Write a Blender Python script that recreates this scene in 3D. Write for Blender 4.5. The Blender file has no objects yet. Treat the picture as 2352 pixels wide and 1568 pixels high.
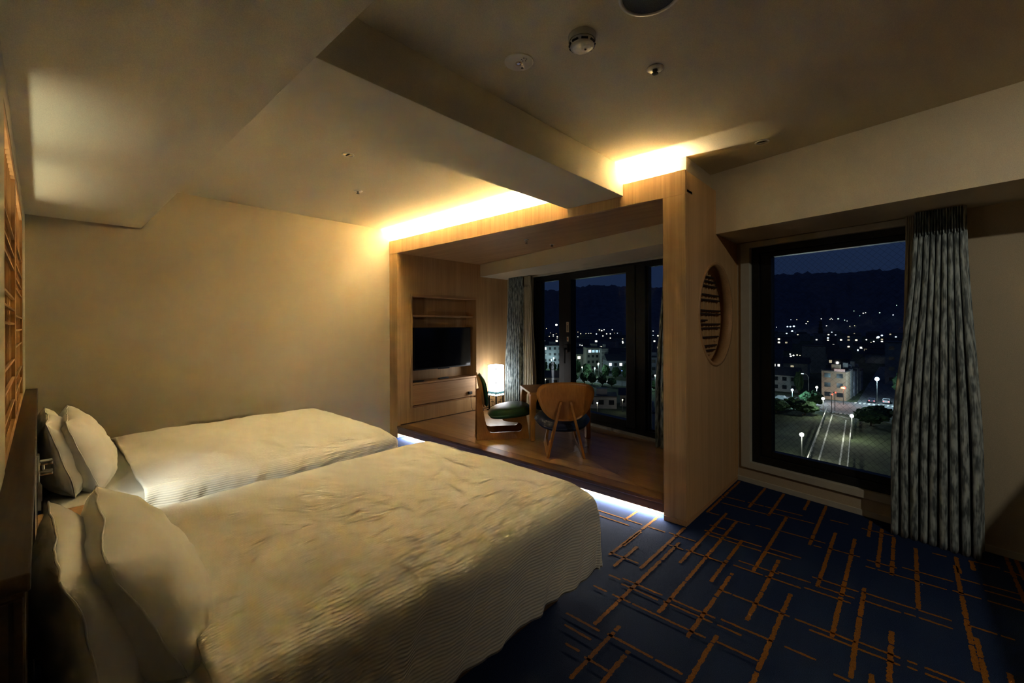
import bpy, bmesh, math, random
from mathutils import Vector, Matrix, noise
random.seed(7)
SC = bpy.context.scene
COL = SC.collection
PI = math.pi

# ------------------------------------------------------------------ camera
YAW, ROLL, FPX, CY = math.radians(42.43), math.radians(-0.2), 990.0, 746.8
cd = bpy.data.cameras.new('camera'); cam = bpy.data.objects.new('camera', cd); COL.objects.link(cam)
fw = Vector((math.cos(YAW), math.sin(YAW), 0)); rt = Vector((math.sin(YAW), -math.cos(YAW), 0)); up = Vector((0, 0, 1))
r2 = rt * math.cos(ROLL) + up * math.sin(ROLL); u2 = up * math.cos(ROLL) - rt * math.sin(ROLL)
m = Matrix((r2, u2, -fw)).transposed().to_4x4(); m.translation = Vector((0, 0, 1.35)); cam.matrix_world = m
cd.sensor_width = 36; cd.lens = FPX / 2352 * 36; cd.shift_y = -(784 - CY) / 2352
cd.clip_start = 0.02; cd.clip_end = 8000
SC.camera = cam

# ------------------------------------------------------------------ world, exposure
w = bpy.data.worlds.new('night_sky'); SC.world = w; w.use_nodes = True
nt = w.node_tree; bg = nt.nodes['Background']
tc = nt.nodes.new('ShaderNodeTexCoord'); nz = nt.nodes.new('ShaderNodeTexNoise'); nz.inputs['Scale'].default_value = 2.2
rp = nt.nodes.new('ShaderNodeValToRGB')
rp.color_ramp.elements[0].position = .35; rp.color_ramp.elements[0].color = (.009, .017, .046, 1)
rp.color_ramp.elements[1].position = .7; rp.color_ramp.elements[1].color = (.013, .024, .058, 1)
nt.links.new(tc.outputs['Generated'], nz.inputs['Vector']); nt.links.new(nz.outputs['Fac'], rp.inputs['Fac'])
nt.links.new(rp.outputs['Color'], bg.inputs['Color']); bg.inputs['Strength'].default_value = 1.0
vs = SC.view_settings
vs.view_transform = 'Standard'; vs.look = 'None'; vs.gamma = 1.0; vs.use_curve_mapping = False
vs.exposure = 0.0
cy = SC.cycles
cy.use_denoising = True; cy.max_bounces = 8; cy.diffuse_bounces = 5; cy.glossy_bounces = 4
cy.transparent_max_bounces = 12; cy.sample_clamp_indirect = 0.0; cy.use_adaptive_sampling = True; cy.adaptive_threshold = 0.06; cy.adaptive_min_samples = 16; cy.caustics_reflective = False; cy.caustics_refractive = False

# light powers of the place's own lamps (the lamps are built further down)
P_COVE, P_STEP, P_LATTICE, P_READ, P_PAPER, P_SPOT = 72.0, 26.0, .85, 16.0, 9.0, 46.0
C_COVE, C_STEP, C_LATTICE, C_READ, C_SPOT = (1, .83, .55), (1, .95, .88), (.98, .95, .68), (1, .97, .80), (1, .90, .72)

# ------------------------------------------------------------------ helpers
class MB:
    def __init__(s): s.v = []; s.f = []; s.uv = None
    def add(s, vs_, fs):
        n = len(s.v); s.v += [tuple(p) for p in vs_]; s.f += [tuple(i + n for i in f) for f in fs]; return s
    def hexa(s, p):   # 8 corners: bottom 4 ccw, top 4 ccw
        return s.add(p, [(3, 2, 1, 0), (4, 5, 6, 7), (0, 1, 5, 4), (1, 2, 6, 5), (2, 3, 7, 6), (3, 0, 4, 7)])
    def box(s, x0, x1, y0, y1, z0, z1):
        return s.hexa([(x0, y0, z0), (x1, y0, z0), (x1, y1, z0), (x0, y1, z0), (x0, y0, z1), (x1, y0, z1), (x1, y1, z1), (x0, y1, z1)])
    def fbox(s, s0, s1, o0, o1, z0, z1):   # box in the window wall's own frame
        return s.hexa([FP(s0, o0, z0), FP(s0, o1, z0), FP(s1, o1, z0), FP(s1, o0, z0), FP(s0, o0, z1), FP(s0, o1, z1), FP(s1, o1, z1), FP(s1, o0, z1)])
    def prism(s, poly, z0, z1):
        n = len(poly)
        vs_ = [(x, y, z0) for x, y in poly] + [(x, y, z1) for x, y in poly]
        return s.add(vs_, [tuple(range(n))[::-1], tuple(range(n, 2 * n))] + [(i, (i + 1) % n, n + (i + 1) % n, n + i) for i in range(n)])
    def lathe(s, prof, c=(0, 0, 0), n=28, cap=True):   # prof: (r,z)
        vs_, fs = [], []
        for r, z in prof:
            for k in range(n):
                a = 2 * PI * k / n; vs_.append((c[0] + r * math.cos(a), c[1] + r * math.sin(a), c[2] + z))
        for j in range(len(prof) - 1):
            for k in range(n):
                k2 = (k + 1) % n; fs.append((j * n + k, j * n + k2, (j + 1) * n + k2, (j + 1) * n + k))
        if cap:
            fs.append(tuple(range(n))[::-1]); fs.append(tuple((len(prof) - 1) * n + k for k in range(n)))
        return s.add(vs_, fs)
    def tube(s, pts, r, n=8):
        pts = [Vector(p) for p in pts]; vs_, fs = [], []
        for i, p in enumerate(pts):
            d = (pts[min(i + 1, len(pts) - 1)] - pts[max(i - 1, 0)]).normalized()
            a = d.cross(Vector((0, 0, 1)) if abs(d.z) < .9 else Vector((1, 0, 0))).normalized(); b = d.cross(a)
            rr = r[i] if isinstance(r, (list, tuple)) else r
            for k in range(n):
                t = 2 * PI * k / n; vs_.append(p + a * rr * math.cos(t) + b * rr * math.sin(t))
        for i in range(len(pts) - 1):
            for k in range(n):
                k2 = (k + 1) % n; fs.append((i * n + k, (i + 1) * n + k, (i + 1) * n + k2, i * n + k2))
        fs.append(tuple(range(n))); fs.append(tuple((len(pts) - 1) * n + k for k in range(n))[::-1])
        return s.add(vs_, fs)
    def bar(s, a, b, wd, hd):   # straight bar with square section
        return s.tube([a, b], math.hypot(wd, hd) / 2, 4)
    def mesh(s, name, mat_, smooth=False, normals=True):
        me = bpy.data.meshes.new(name); me.from_pydata(s.v, [], s.f); me.update()
        if normals:
            bm = bmesh.new(); bm.from_mesh(me); bmesh.ops.recalc_face_normals(bm, faces=bm.faces); bm.to_mesh(me); bm.free()
        if smooth: me.polygons.foreach_set('use_smooth', [True] * len(me.polygons))
        me.materials.append(mat_); return me
    def build(s, name, mat_, parent=None, smooth=False, bevel=0, loc=None, normals=True):
        o = bpy.data.objects.new(name, s.mesh(name, mat_, smooth, normals)); COL.objects.link(o)
        if loc is not None: o.location = loc
        if parent is not None: o.parent = parent
        if bevel:
            b = o.modifiers.new('bevel', 'BEVEL'); b.width = bevel; b.segments = 2; b.limit_method = 'ANGLE'
        if smooth == 'auto':
            pass
        return o
def tag(o, label=None, cat=None, group=None, kind=None):
    if label: o['label'] = label
    if cat: o['category'] = cat
    if group: o['group'] = group
    if kind: o['kind'] = kind
    return o
def empty(name, loc=(0, 0, 0), rz=0, label=None, cat=None, group=None, kind=None):
    o = bpy.data.objects.new(name, None); COL.objects.link(o); o.location = loc; o.rotation_euler = (0, 0, rz); o.empty_display_size = .1
    return tag(o, label, cat, group, kind)
def place(me, name, parent=None, loc=None):
    o = bpy.data.objects.new(name, me); COL.objects.link(o)
    if parent is not None: o.parent = parent
    if loc is not None: o.location = loc
    return o
def copy_tree(o, parent=None):
    c = o.copy(); COL.objects.link(c); c.parent = parent
    for ch in o.children: copy_tree(ch, c)
    return c
def area_light(name, loc, sx, sy, power, color, direction, parent=None, spread=PI):
    ld = bpy.data.lights.new(name, 'AREA'); ld.shape = 'RECTANGLE'; ld.size = sx; ld.size_y = sy; ld.energy = power; ld.color = color; ld.spread = spread
    o = bpy.data.objects.new(name, ld); COL.objects.link(o)
    d = Vector(direction).normalized(); z = -d; x = Vector((0, 1, 0)); x = (x - z * x.dot(z)).normalized(); y = z.cross(x)
    mm = Matrix((x, y, z)).transposed().to_4x4(); mm.translation = Vector(loc)
    o.matrix_world = mm
    if parent is not None: o.parent = parent; o.matrix_parent_inverse = parent.matrix_world.inverted()
    return o
# the window wall stands at an angle to the room
FA = math.radians(12.25)
FDX, FDY = math.sin(FA), math.cos(FA)
def FP(s, o, z): return (4.09 + FDX * s + FDY * o, 1.04 + FDY * s - FDX * o, z)
def fx_at(y, o=0.0):   # x of the window wall plane (shifted by o) at a given y
    s = (y - 1.04 + FDX * o) / FDY; return 4.09 + FDX * s + FDY * o

# ------------------------------------------------------------------ materials
def base_mat(name):
    mt = bpy.data.materials.new(name); mt.use_nodes = True
    return mt, mt.node_tree, mt.node_tree.nodes['Principled BSDF']
def N(t, kind, **kw):
    n = t.nodes.new(kind)
    for k, v in kw.items():
        if k in n.inputs: n.inputs[k].default_value = v
        else: setattr(n, k, v)
    return n
def mapping(t, scale, src='Object', rot=(0, 0, 0)):
    c = N(t, 'ShaderNodeTexCoord'); mp = N(t, 'ShaderNodeMapping'); mp.inputs['Scale'].default_value = scale; mp.inputs['Rotation'].default_value = rot
    t.links.new(c.outputs[src], mp.inputs['Vector']); return mp
def mixcol(t, fac, c1, c2):
    r = N(t, 'ShaderNodeValToRGB'); r.color_ramp.elements[0].color = (*c1, 1); r.color_ramp.elements[1].color = (*c2, 1)
    t.links.new(fac, r.inputs['Fac']); return r
def add_bump(t, b, h, strength, dist=.002, prev=None):
    n = N(t, 'ShaderNodeBump'); n.inputs['Strength'].default_value = strength; n.inputs['Distance'].default_value = dist
    t.links.new(h, n.inputs['Height'])
    if prev is not None: t.links.new(prev.outputs['Normal'], n.inputs['Normal'])
    t.links.new(n.outputs['Normal'], b.inputs['Normal']); return n
def plain(name, col, rough=.6, var=.12, scale=25, bump=0.0, metallic=0.0, spec=.4, bscale=None, sheen=0):
    mt, t, b = base_mat(name)
    mp = mapping(t, (scale,) * 3); nz_ = N(t, 'ShaderNodeTexNoise', Scale=1.0, Detail=4.0); t.links.new(mp.outputs[0], nz_.inputs['Vector'])
    c1 = tuple(max(0, c * (1 - var)) for c in col); c2 = tuple(min(1, c * (1 + var)) for c in col)
    r = mixcol(t, nz_.outputs['Fac'], c1, c2); r.color_ramp.elements[0].position = .3; r.color_ramp.elements[1].position = .7
    t.links.new(r.outputs['Color'], b.inputs['Base Color'])
    b.inputs['Roughness'].default_value = rough; b.inputs['Metallic'].default_value = metallic; b.inputs['Specular IOR Level'].default_value = spec
    if sheen: b.inputs['Sheen Weight'].default_value = sheen
    if bump:
        n2 = N(t, 'ShaderNodeTexNoise', Scale=bscale or scale * 6, Detail=3.0); mp2 = mapping(t, (1, 1, 1)); t.links.new(mp2.outputs[0], n2.inputs['Vector'])
        add_bump(t, b, n2.outputs['Fac'], bump)
    return mt
def wood(name, c1, c2, grain, rough=.5, spec=.35, bump=.15, src='Object'):
    mt, t, b = base_mat(name)
    mp = mapping(t, grain, src); a = N(t, 'ShaderNodeTexNoise', Scale=1.0, Detail=3.0, Roughness=.65); t.links.new(mp.outputs[0], a.inputs['Vector'])
    mp2 = mapping(t, tuple(g * .12 for g in grain), src); a2 = N(t, 'ShaderNodeTexNoise', Scale=1.0, Detail=1.0); t.links.new(mp2.outputs[0], a2.inputs['Vector'])
    mx = N(t, 'ShaderNodeMix'); mx.data_type = 'FLOAT'; mx.inputs[0].default_value = .4
    t.links.new(a.outputs['Fac'], mx.inputs[2]); t.links.new(a2.outputs['Fac'], mx.inputs[3])
    r = mixcol(t, mx.outputs[0], c1, c2); r.color_ramp.elements[0].position = .35; r.color_ramp.elements[1].position = .65
    t.links.new(r.outputs['Color'], b.inputs['Base Color']); b.inputs['Roughness'].default_value = rough; b.inputs['Specular IOR Level'].default_value = spec
    if bump: add_bump(t, b, a.outputs['Fac'], bump, .001)
    return mt
def wallpaper(name, col):
    mt, t, b = base_mat(name)
    mp = mapping(t, (420, 420, 420)); n = N(t, 'ShaderNodeTexNoise', Scale=1.0, Detail=0.0); t.links.new(mp.outputs[0], n.inputs['Vector'])
    r = mixcol(t, n.outputs['Fac'], tuple(c * .88 for c in col), tuple(min(1, c * 1.06) for c in col)); r.color_ramp.elements[0].position = .3; r.color_ramp.elements[1].position = .7
    t.links.new(r.outputs['Color'], b.inputs['Base Color']); b.inputs['Roughness'].default_value = .85; b.inputs['Specular IOR Level'].default_value = .15
    return mt
def emit(name, col, strength, base=(.5, .5, .5)):
    mt, t, b = base_mat(name); mt.cycles.emission_sampling = 'NONE'; b.inputs['Base Color'].default_value = (*base, 1); b.inputs['Emission Color'].default_value = (*col, 1)
    b.inputs['Emission Strength'].default_value = strength; b.inputs['Roughness'].default_value = .5
    nz_ = N(t, 'ShaderNodeTexNoise', Scale=40.0); r = mixcol(t, nz_.outputs['Fac'], tuple(c * .92 for c in base), base); t.links.new(r.outputs['Color'], b.inputs['Base Color'])
    return mt
def bedding(name, col, stripes=0.0, wr=.35):
    mt, t, b = base_mat(name)
    b.inputs['Roughness'].default_value = .75; b.inputs['Specular IOR Level'].default_value = .25; b.inputs['Sheen Weight'].default_value = .15
    nz_ = N(t, 'ShaderNodeTexNoise', Scale=9.0, Detail=3.0); mp = mapping(t, (1, 1, 1)); t.links.new(mp.outputs[0], nz_.inputs['Vector'])
    r = mixcol(t, nz_.outputs['Fac'], tuple(c * .95 for c in col), col); t.links.new(r.outputs['Color'], b.inputs['Base Color'])
    p = add_bump(t, b, nz_.outputs['Fac'], wr, .01)
    if stripes:
        uvm = mapping(t, (1, 1, 1), 'UV'); wv = N(t, 'ShaderNodeTexWave', Scale=27.0, Distortion=.25); wv.bands_direction = 'Y'; wv.inputs['Detail Scale'].default_value = .6
        t.links.new(uvm.outputs[0], wv.inputs['Vector']); add_bump(t, b, wv.outputs['Fac'], stripes, .0016, p)
    return mt
def curtain_mat(name, ca, cb, dashes=True):
    mt, t, b = base_mat(name)
    mp = mapping(t, (46, 10, 1), 'UV'); n1 = N(t, 'ShaderNodeTexNoise', Scale=1.0, Detail=2.0, Roughness=.6); t.links.new(mp.outputs[0], n1.inputs['Vector'])
    mp2 = mapping(t, (300, 5, 1), 'UV'); n2 = N(t, 'ShaderNodeTexNoise', Scale=1.0, Detail=2.0); t.links.new(mp2.outputs[0], n2.inputs['Vector'])
    mx = N(t, 'ShaderNodeMix'); mx.data_type = 'FLOAT'; mx.inputs[0].default_value = .35
    t.links.new(n1.outputs['Fac'], mx.inputs[2]); t.links.new(n2.outputs['Fac'], mx.inputs[3])
    r = mixcol(t, mx.outputs[0], ca, cb)
    r.color_ramp.elements[0].position = .43 if dashes else .2; r.color_ramp.elements[1].position = .58 if dashes else .8
    t.links.new(r.outputs['Color'], b.inputs['Base Color']); b.inputs['Roughness'].default_value = .7; b.inputs['Sheen Weight'].default_value = .2
    add_bump(t, b, n2.outputs['Fac'], .3, .002)
    return mt
def carpet_mat(name, c1, c2):
    mt, t, b = base_mat(name)
    mp = mapping(t, (420,) * 3); n1 = N(t, 'ShaderNodeTexNoise', Scale=1.0, Detail=3.0, Roughness=.7); t.links.new(mp.outputs[0], n1.inputs['Vector'])
    r = mixcol(t, n1.outputs['Fac'], c1, c2); r.color_ramp.elements[0].position = .35; r.color_ramp.elements[1].position = .68
    t.links.new(r.outputs['Color'], b.inputs['Base Color']); b.inputs['Roughness'].default_value = .95; b.inputs['Specular IOR Level'].default_value = .05
    add_bump(t, b, n1.outputs['Fac'], .8, .004)
    return mt
def glass_mat(name):
    mt = bpy.data.materials.new(name); mt.use_nodes = True; t = mt.node_tree; t.nodes.clear()
    o = N(t, 'ShaderNodeOutputMaterial'); tr = N(t, 'ShaderNodeBsdfTransparent'); tr.inputs['Color'].default_value = (.9, .94, .96, 1)
    gl = N(t, 'ShaderNodeBsdfGlossy'); gl.inputs['Roughness'].default_value = .02; gl.inputs['Color'].default_value = (.8, .85, .9, 1)
    fr = N(t, 'ShaderNodeFresnel'); fr.inputs['IOR'].default_value = 1.12
    mx = N(t, 'ShaderNodeMixShader'); t.links.new(fr.outputs[0], mx.inputs[0]); t.links.new(tr.outputs[0], mx.inputs[1]); t.links.new(gl.outputs[0], mx.inputs[2])
    t.links.new(mx.outputs[0], o.inputs['Surface']); return mt

MW = wallpaper('wallpaper_cream', (.50, .435, .31))
MC = wallpaper('ceiling_cloth', (.70, .645, .49))
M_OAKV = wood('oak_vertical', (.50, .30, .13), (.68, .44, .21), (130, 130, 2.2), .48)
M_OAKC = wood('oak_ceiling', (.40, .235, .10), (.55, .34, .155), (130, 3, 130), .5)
M_OAKX = wood('oak_board', (.42, .235, .10), (.58, .34, .155), (2.2, 120, 120), .5)
M_FLOOR = wood('floor_plank', (.27, .145, .06), (.42, .235, .10), (60, 2.5, 60), .3, .5, .06)
M_NOSE = wood('step_edge', (.17, .08, .032), (.27, .13, .052), (80, 2.5, 80), .35, .45, .08)
M_JOINT = plain('joint_dark', (.03, .015, .008), .8)
M_TEAK = wood('teak_plywood', (.36, .14, .028), (.52, .22, .05), (2.5, 70, 70), .38, .4, .08)
M_TEAKV = wood('teak_plywood_upright', (.36, .14, .028), (.52, .22, .05), (70, 70, 2.5), .38, .4, .08)
M_WALNUT = wood('headboard_oak', (.075, .043, .021), (.125, .074, .037), (60, 2.5, 60), .5)
M_LATT = wood('lattice_cedar', (.40, .19, .065), (.55, .28, .10), (90, 90, 3), .5)
M_DUVET = bedding('duvet_cotton_striped', (.78, .77, .70), .8)
M_SHEET = bedding('sheet_cotton', (.78, .77, .70))
M_PILLOW = bedding('pillow_cotton', (.74, .735, .69))
M_CARPET = carpet_mat('carpet_navy', (.006, .013, .042), (.026, .052, .145))
M_STRIPE = carpet_mat('carpet_ochre', (.17, .062, .010), (.46, .19, .035))
M_CURT = curtain_mat('curtain_woven_grey', (.075, .10, .108), (.46, .54, .54))
M_SHEER = curtain_mat('curtain_lining_cream', (.42, .38, .27), (.52, .47, .34), False)
M_BLACK = plain('window_aluminium_black', (.012, .014, .015), .4, .2, 30, 0, .3)
M_TRIM = plain('painted_trim', (.50, .49, .41), .55, .05, 20)
M_GLASS = glass_mat('pane_glass')
M_CHROME = plain('chrome', (.75, .73, .68), .15, .05, 20, 0, 1.0)
M_WHITEP = plain('white_plastic', (.72, .70, .64), .35, .04, 20)
M_DARKP = plain('black_plastic', (.012, .012, .013), .35, .1, 20)
M_GRILLE = plain('speaker_cloth', (.10, .11, .10), .8, .3, 300, .3)
M_SCREEN = plain('tv_screen', (.004, .004, .005), .12, .1, 5, 0, 0, .5)
M_GREEN = plain('green_leather', (.014, .085, .032), .33, .15, 60, .15, 0, .5, 500)
M_BLUE = plain('blue_leather', (.010, .028, .085), .42, .15, 60, .15, 0, .5, 500)
M_IRONW = plain('safety_wire', (.03, .03, .03), .5)
M_LEDW = emit('led_diffuser', (1, .9, .75), 3.0)

# ------------------------------------------------------------------ room shell
ZC = 2.52
XP, YP, ZP, ZL = 2.905, 1.085, 2.388, 2.224
YW = 4.70
YB = -2.00                     # wall behind the camera
# floor: carpet with woven ochre lines
fl = MB().box(-.4, 4.6, YB - .2, 4.9, -.12, 0).build('floor', M_CARPET); tag(fl, 'navy blue cut pile carpet with ochre crosshatch lines', 'carpet', kind='structure')
TH = [[1.06, 3.23, 4.06], [0.86, 3.52, 4.03], [0.72, 3.46, 3.99], [0.95, 2.44, 3.31], [0.86, 1.95, 3.21], [0.76, 2.37, 2.96], [0.62, 2.63, 3.54], [0.44, 3.17, 3.94], [0.55, 3.74, 3.97], [0.34, 2.69, 3.47], [0.24, 2.3, 3.45], [0.18, 3.54, 3.84], [0.12, 3.13, 3.74], [0.06, 3.08, 3.64], [-0.04, 2.8, 3.55], [0.7, 1.88, 2.53], [0.54, 2.17, 2.85], [0.43, 1.6, 2.55], [0.16, 2.08, 2.84], [0.05, 1.9, 2.52], [-0.2, 2.45, 3.44], [-0.21, 3.35, 3.6], [-0.27, 3.44, 3.57], [0.61, 1.5, 1.98], [0.95, 1.36, 1.75], [0.85, 1.3, 1.64], [-0.22, 2.2, 2.71], [-0.29, 2.1, 2.52], [0.1, 1.7, 2.16], [1.29, 2.25, 2.95], [1.09, 2.24, 2.89], [1.04, 1.68, 2.67], [1.28, 2.4, 2.64], [1.21, 2.16, 2.45], [1.44, 2.72, 2.93], [-0.46, 3.48, 3.77]]
TN = [[2.74, 1.32, 1.66], [2.74, 1.16, 1.28], [2.75, 0.97, 1.14], [2.67, 1.38, 1.61], [3.62, 0.91, 1.11], [3.62, 0.54, 0.89], [3.48, 0.71, 1.07], [3.53, 0.46, 0.72], [3.24, 0.98, 1.05], [3.22, 0.78, 0.95], [3.24, 0.66, 0.75], [3.26, 0.37, 0.61], [3.04, 0.88, 0.98], [2.94, 0.77, 0.98], [2.95, 0.65, 0.75], [2.96, 0.45, 0.62], [2.89, 0.76, 0.96], [2.89, 0.64, 0.75], [2.9, 0.49, 0.61], [2.6, 0.99, 1.08], [2.61, 0.75, 0.98], [2.28, 1.12, 1.3], [2.69, 0.51, 0.71], [2.71, 0.37, 0.52], [2.78, 0.18, 0.39], [2.62, 0.4, 0.72], [2.64, 0.2, 0.39], [3.18, 0.38, 0.42], [3.2, 0.2, 0.35], [3.19, 0.04, 0.17], [3.22, -0.18, 0.02], [3.09, 0.2, 0.22], [3.1, -0.15, 0.17], [3.11, -0.27, -0.17], [2.7, 0.19, 0.34], [2.71, 0.02, 0.16], [2.72, -0.03, 0.01], [2.72, -0.15, -0.04], [2.79, -0.03, 0.16], [2.79, -0.15, -0.04], [2.07, 1.12, 1.19], [2.09, 0.9, 1.12], [2.09, 0.65, 0.87], [2.1, 0.42, 0.63], [2.04, 0.9, 1.1], [2.05, 0.65, 0.88], [2.05, 0.53, 0.63], [1.93, 1.12, 1.2], [1.93, 0.64, 1.09], [1.66, 1.0, 1.18], [1.67, 0.76, 0.98], [1.67, 0.64, 0.75], [1.59, 1.0, 1.14], [1.5, 1.0, 1.07], [1.49, 0.86, 0.97], [2.33, 0.4, 0.71], [2.33, 0.16, 0.38], [2.34, 0.02, 0.15], [2.34, -0.03, -0.0], [2.34, -0.16, -0.05], [2.29, 0.17, 0.32], [2.29, 0.02, 0.15], [2.3, -0.03, -0.0], [2.3, -0.11, -0.05], [1.94, 0.44, 0.6], [2.1, 0.27, 0.38], [2.06, 0.16, 0.21], [2.8, -0.29, -0.2], [2.8, -0.34, -0.3], [3.54, -0.17, -0.11], [3.57, -0.38, -0.28], [3.54, -0.46, -0.39], [3.66, 0.06, 0.22], [3.67, 0.29, 0.39], [3.28, -0.28, -0.21], [3.29, -0.43, -0.29], [3.22, -0.42, -0.29], [3.11, -0.41, -0.29]]
for k in range(46):   # the pattern runs on over the rest of the carpet
    y = random.uniform(YB + .05, -.32); x = random.uniform(.1, 3.2); TH.append([y, x, x + random.uniform(.25, .9)])
    x2 = random.uniform(.0, 3.3); y2 = random.uniform(YB + .05, -.6); TN.append([x2, y2, min(-.45, y2 + random.uniform(.15, .5))])
for k in range(16):
    x2 = random.uniform(.05, 1.35); y2 = random.uniform(-.5, .9); TN.append([x2, y2, y2 + random.uniform(.1, .3)])
    y = random.uniform(-.4, 1.0); x = random.uniform(0, .9); TH.append([y, x, x + random.uniform(.2, .5)])
st = MB()
def dash(c, a, b, hw, along_x):
    pos = a
    while pos < b - .02:
        ln = min(b - pos, random.uniform(.16, .50)); n = max(4, int(ln / .009))
        vs_ = []
        for i in range(n + 1):
            t = pos + ln * i / n
            e = hw * (1 if 0 < i < n else .8)
            for sg in (-1, 1):
                q = c + sg * e * random.uniform(.62, 1.15)
                vs_.append((t, q, .0012) if along_x else (q, t, .0012))
        fs = [(2 * i, 2 * i + 2, 2 * i + 3, 2 * i + 1) if along_x else (2 * i, 2 * i + 1, 2 * i + 3, 2 * i + 2) for i in range(n)]
        st.add(vs_, fs); pos += ln + random.uniform(.004, .012)
for c, a, b in TH: dash(c, a, b, .0105, True)
for c, a, b in TN: dash(c, a, b, .0075, False)
tag(st.build('woven_lines', M_STRIPE, fl, normals=False), 'ochre dashed lines woven into the carpet')

tag(MB().box(-.5, 5.0, YB - .2, 5.0, ZC, ZC + .12).build('ceiling', MC), 'cream cloth papered ceiling above the beds', 'ceiling', kind='structure')
tag(MB().box(-.45, 3.03, YW, YW + .2, 0, ZC).build('wall_far', MW), 'plain cream papered wall along the far bed', 'wall', kind='structure')
tag(MB().box(-.45, 5.2, YB - .2, YB, 0, ZC).build('wall_near', MW), 'cream wall behind the viewpoint', 'wall', kind='structure')
# wall behind the beds, with a niche for the lit lattice screens
wl = MB(); wl.box(-.45, -.26, YB, YW, 0, ZC); wl.box(-.26, -.075, YB, 2.05, .9, 2.166); wl.box(-.26, -.075, 4.12, YW, .9, 2.166)
wl.box(-.26, -.075, 2.05, 4.12, 2.06, 2.166); wl.box(-.26, -.075, YB, 1.2, 0, .9)
tag(wl.build('wall_headboard', MW), 'cream wall behind the headboards with a niche for lattice screens', 'wall', kind='structure')
tag(MB().box(-.26, .567, YB, YW, 2.166, ZC).build('ceiling_soffit', MC, bevel=.002), 'low dropped ceiling strip over the headboards', 'ceiling', kind='structure')
tag(MB().box(.567, 3.03, 1.54, 2.045, 2.30, ZC).build('ceiling_beam', MC, bevel=.002), 'boxed ceiling beam running from the headboard to the alcove', 'beam', kind='structure')
# riser behind the light trough above the alcove
tag(MB().box(3.03, 3.13, 1.125, YW + .1, 2.25, ZC).box(3.13, 3.9, 1.125, 1.225, 2.25, ZC).build('wall_above_alcove', MW), 'cream upstand above the wooden alcove', 'wall', kind='structure')
# header beam over the windows
tag(MB().fbox(-2.6, 3.75, -.555, .15, 2.05, ZC).build('wall_window_header', MC), 'deep cream header beam over the windows', 'beam', kind='structure')
# window wall with its two openings
ww = MB()
ww.fbox(-2.6, -1.30, 0, .25, 0, ZC); ww.fbox(-1.30, -.01, 0, .25, 0, .13); ww.fbox(-1.30, -.01, 0, .25, 2.04, ZC)
ww.fbox(-.01, .55, 0, .25, 0, ZC); ww.fbox(.55, 2.97, 0, .25, 0, .135); ww.fbox(.55, 2.97, 0, .25, 2.045, ZC); ww.fbox(2.97, 3.9, 0, .25, 0, ZC)
tag(ww.build('wall_window', MW), 'cream outer wall with the two large windows', 'wall', kind='structure')
tag(MB().fbox(-2.6, .05, -.010, 0, 0, .042).build('baseboard_window', M_TRIM, bevel=.002), 'low cream skirting under the corner window', 'baseboard', kind='structure')
# ------------------------------------------------------------------ windows
def frame_rect(mb, s0, s1, z0, z1, wl_, wr_, wb_, wt_, o0, o1):
    mb.fbox(s0, s0 + wl_, o0, o1, z0, z1); mb.fbox(s1 - wr_, s1, o0, o1, z0, z1)
    mb.fbox(s0 + wl_, s1 - wr_, o0, o1, z0, z0 + wb_); mb.fbox(s0 + wl_, s1 - wr_, o0, o1, z1 - wt_, z1)
w1 = empty('window_1', FP(-.66, 0, .13), 0, 'tall corner window with black frame and cream casing beside the grey curtain', 'window', kind='structure')
def wpart(mb, name, mt, root, **k):
    o = mb.build(name, mt, None, **k); o.parent = root; o.matrix_parent_inverse = Matrix.Translation(root.location).inverted(); return o
mb = MB(); frame_rect(mb, -1.32, .01, .128, 2.045, .075, .075, .055, .045, -.018, .06); wpart(mb, 'casing', M_TRIM, w1, bevel=.003)
mb = MB(); frame_rect(mb, -1.245, -.065, .183, 2.0, .06, .06, .06, .05, .02, .12); wpart(mb, 'window_frame', M_BLACK, w1, bevel=.003)
mb = MB(); frame_rect(mb, -1.185, -.125, .243, 1.95, .085, .085, .05, .04, .045, .11); wpart(mb, 'sash', M_BLACK, w1, bevel=.003)
wpart(MB().fbox(-1.1, -.21, .075, .081, .293, 1.91), 'pane', M_GLASS, w1)
mb = MB(); s0, s1, z0, z1 = -1.1, -.21, .293, 1.91; sp_ = .044; hyp_ = z1 - z0
k = s0 - hyp_
while k < s1 + hyp_:
    for sg in (1, -1):
        a_ = k if sg > 0 else k; pts_ = []
        # line s = k + sg*(z - z0) clipped to the pane
        lo, hi = (max(z0, z0 + (s0 - k)), min(z1, z0 + (s1 - k))) if sg > 0 else (max(z0, z0 + (k - s1)), min(z1, z0 + (k - s0)))
        if hi - lo > .01: mb.tube([FP(k + sg * (lo - z0), .078 + .0004 * sg, lo), FP(k + sg * (hi - z0), .078 + .0004 * sg, hi)], .0005, 3)
    k += sp_
tag(wpart(mb, 'wire_mesh', M_IRONW, w1), kind='stuff')
w2 = empty('window_2', FP(1.75, 0, .13), 0, 'wide black framed window in three lights behind the low table', 'window', kind='structure')
mb = MB(); frame_rect(mb, .55, 2.97, .135, 2.05, .04, .03, .032, .025, -.014, .06); wpart(mb, 'casing', M_TRIM, w2, bevel=.003)
mb = MB(); frame_rect(mb, .59, 2.94, .167, 2.025, .05, .06, .06, .05, .02, .13); wpart(mb, 'window_frame', M_BLACK, w2, bevel=.003)
mb = MB(); mb.fbox(1.03, 1.15, .015, .13, .2, 2.0); wpart(mb, 'mullion', M_BLACK, w2, bevel=.004)
mb = MB(); mb.fbox(2.30, 2.395, .015, .13, .2, 2.0); wpart(mb, 'mullion', M_BLACK, w2, bevel=.004)
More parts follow.
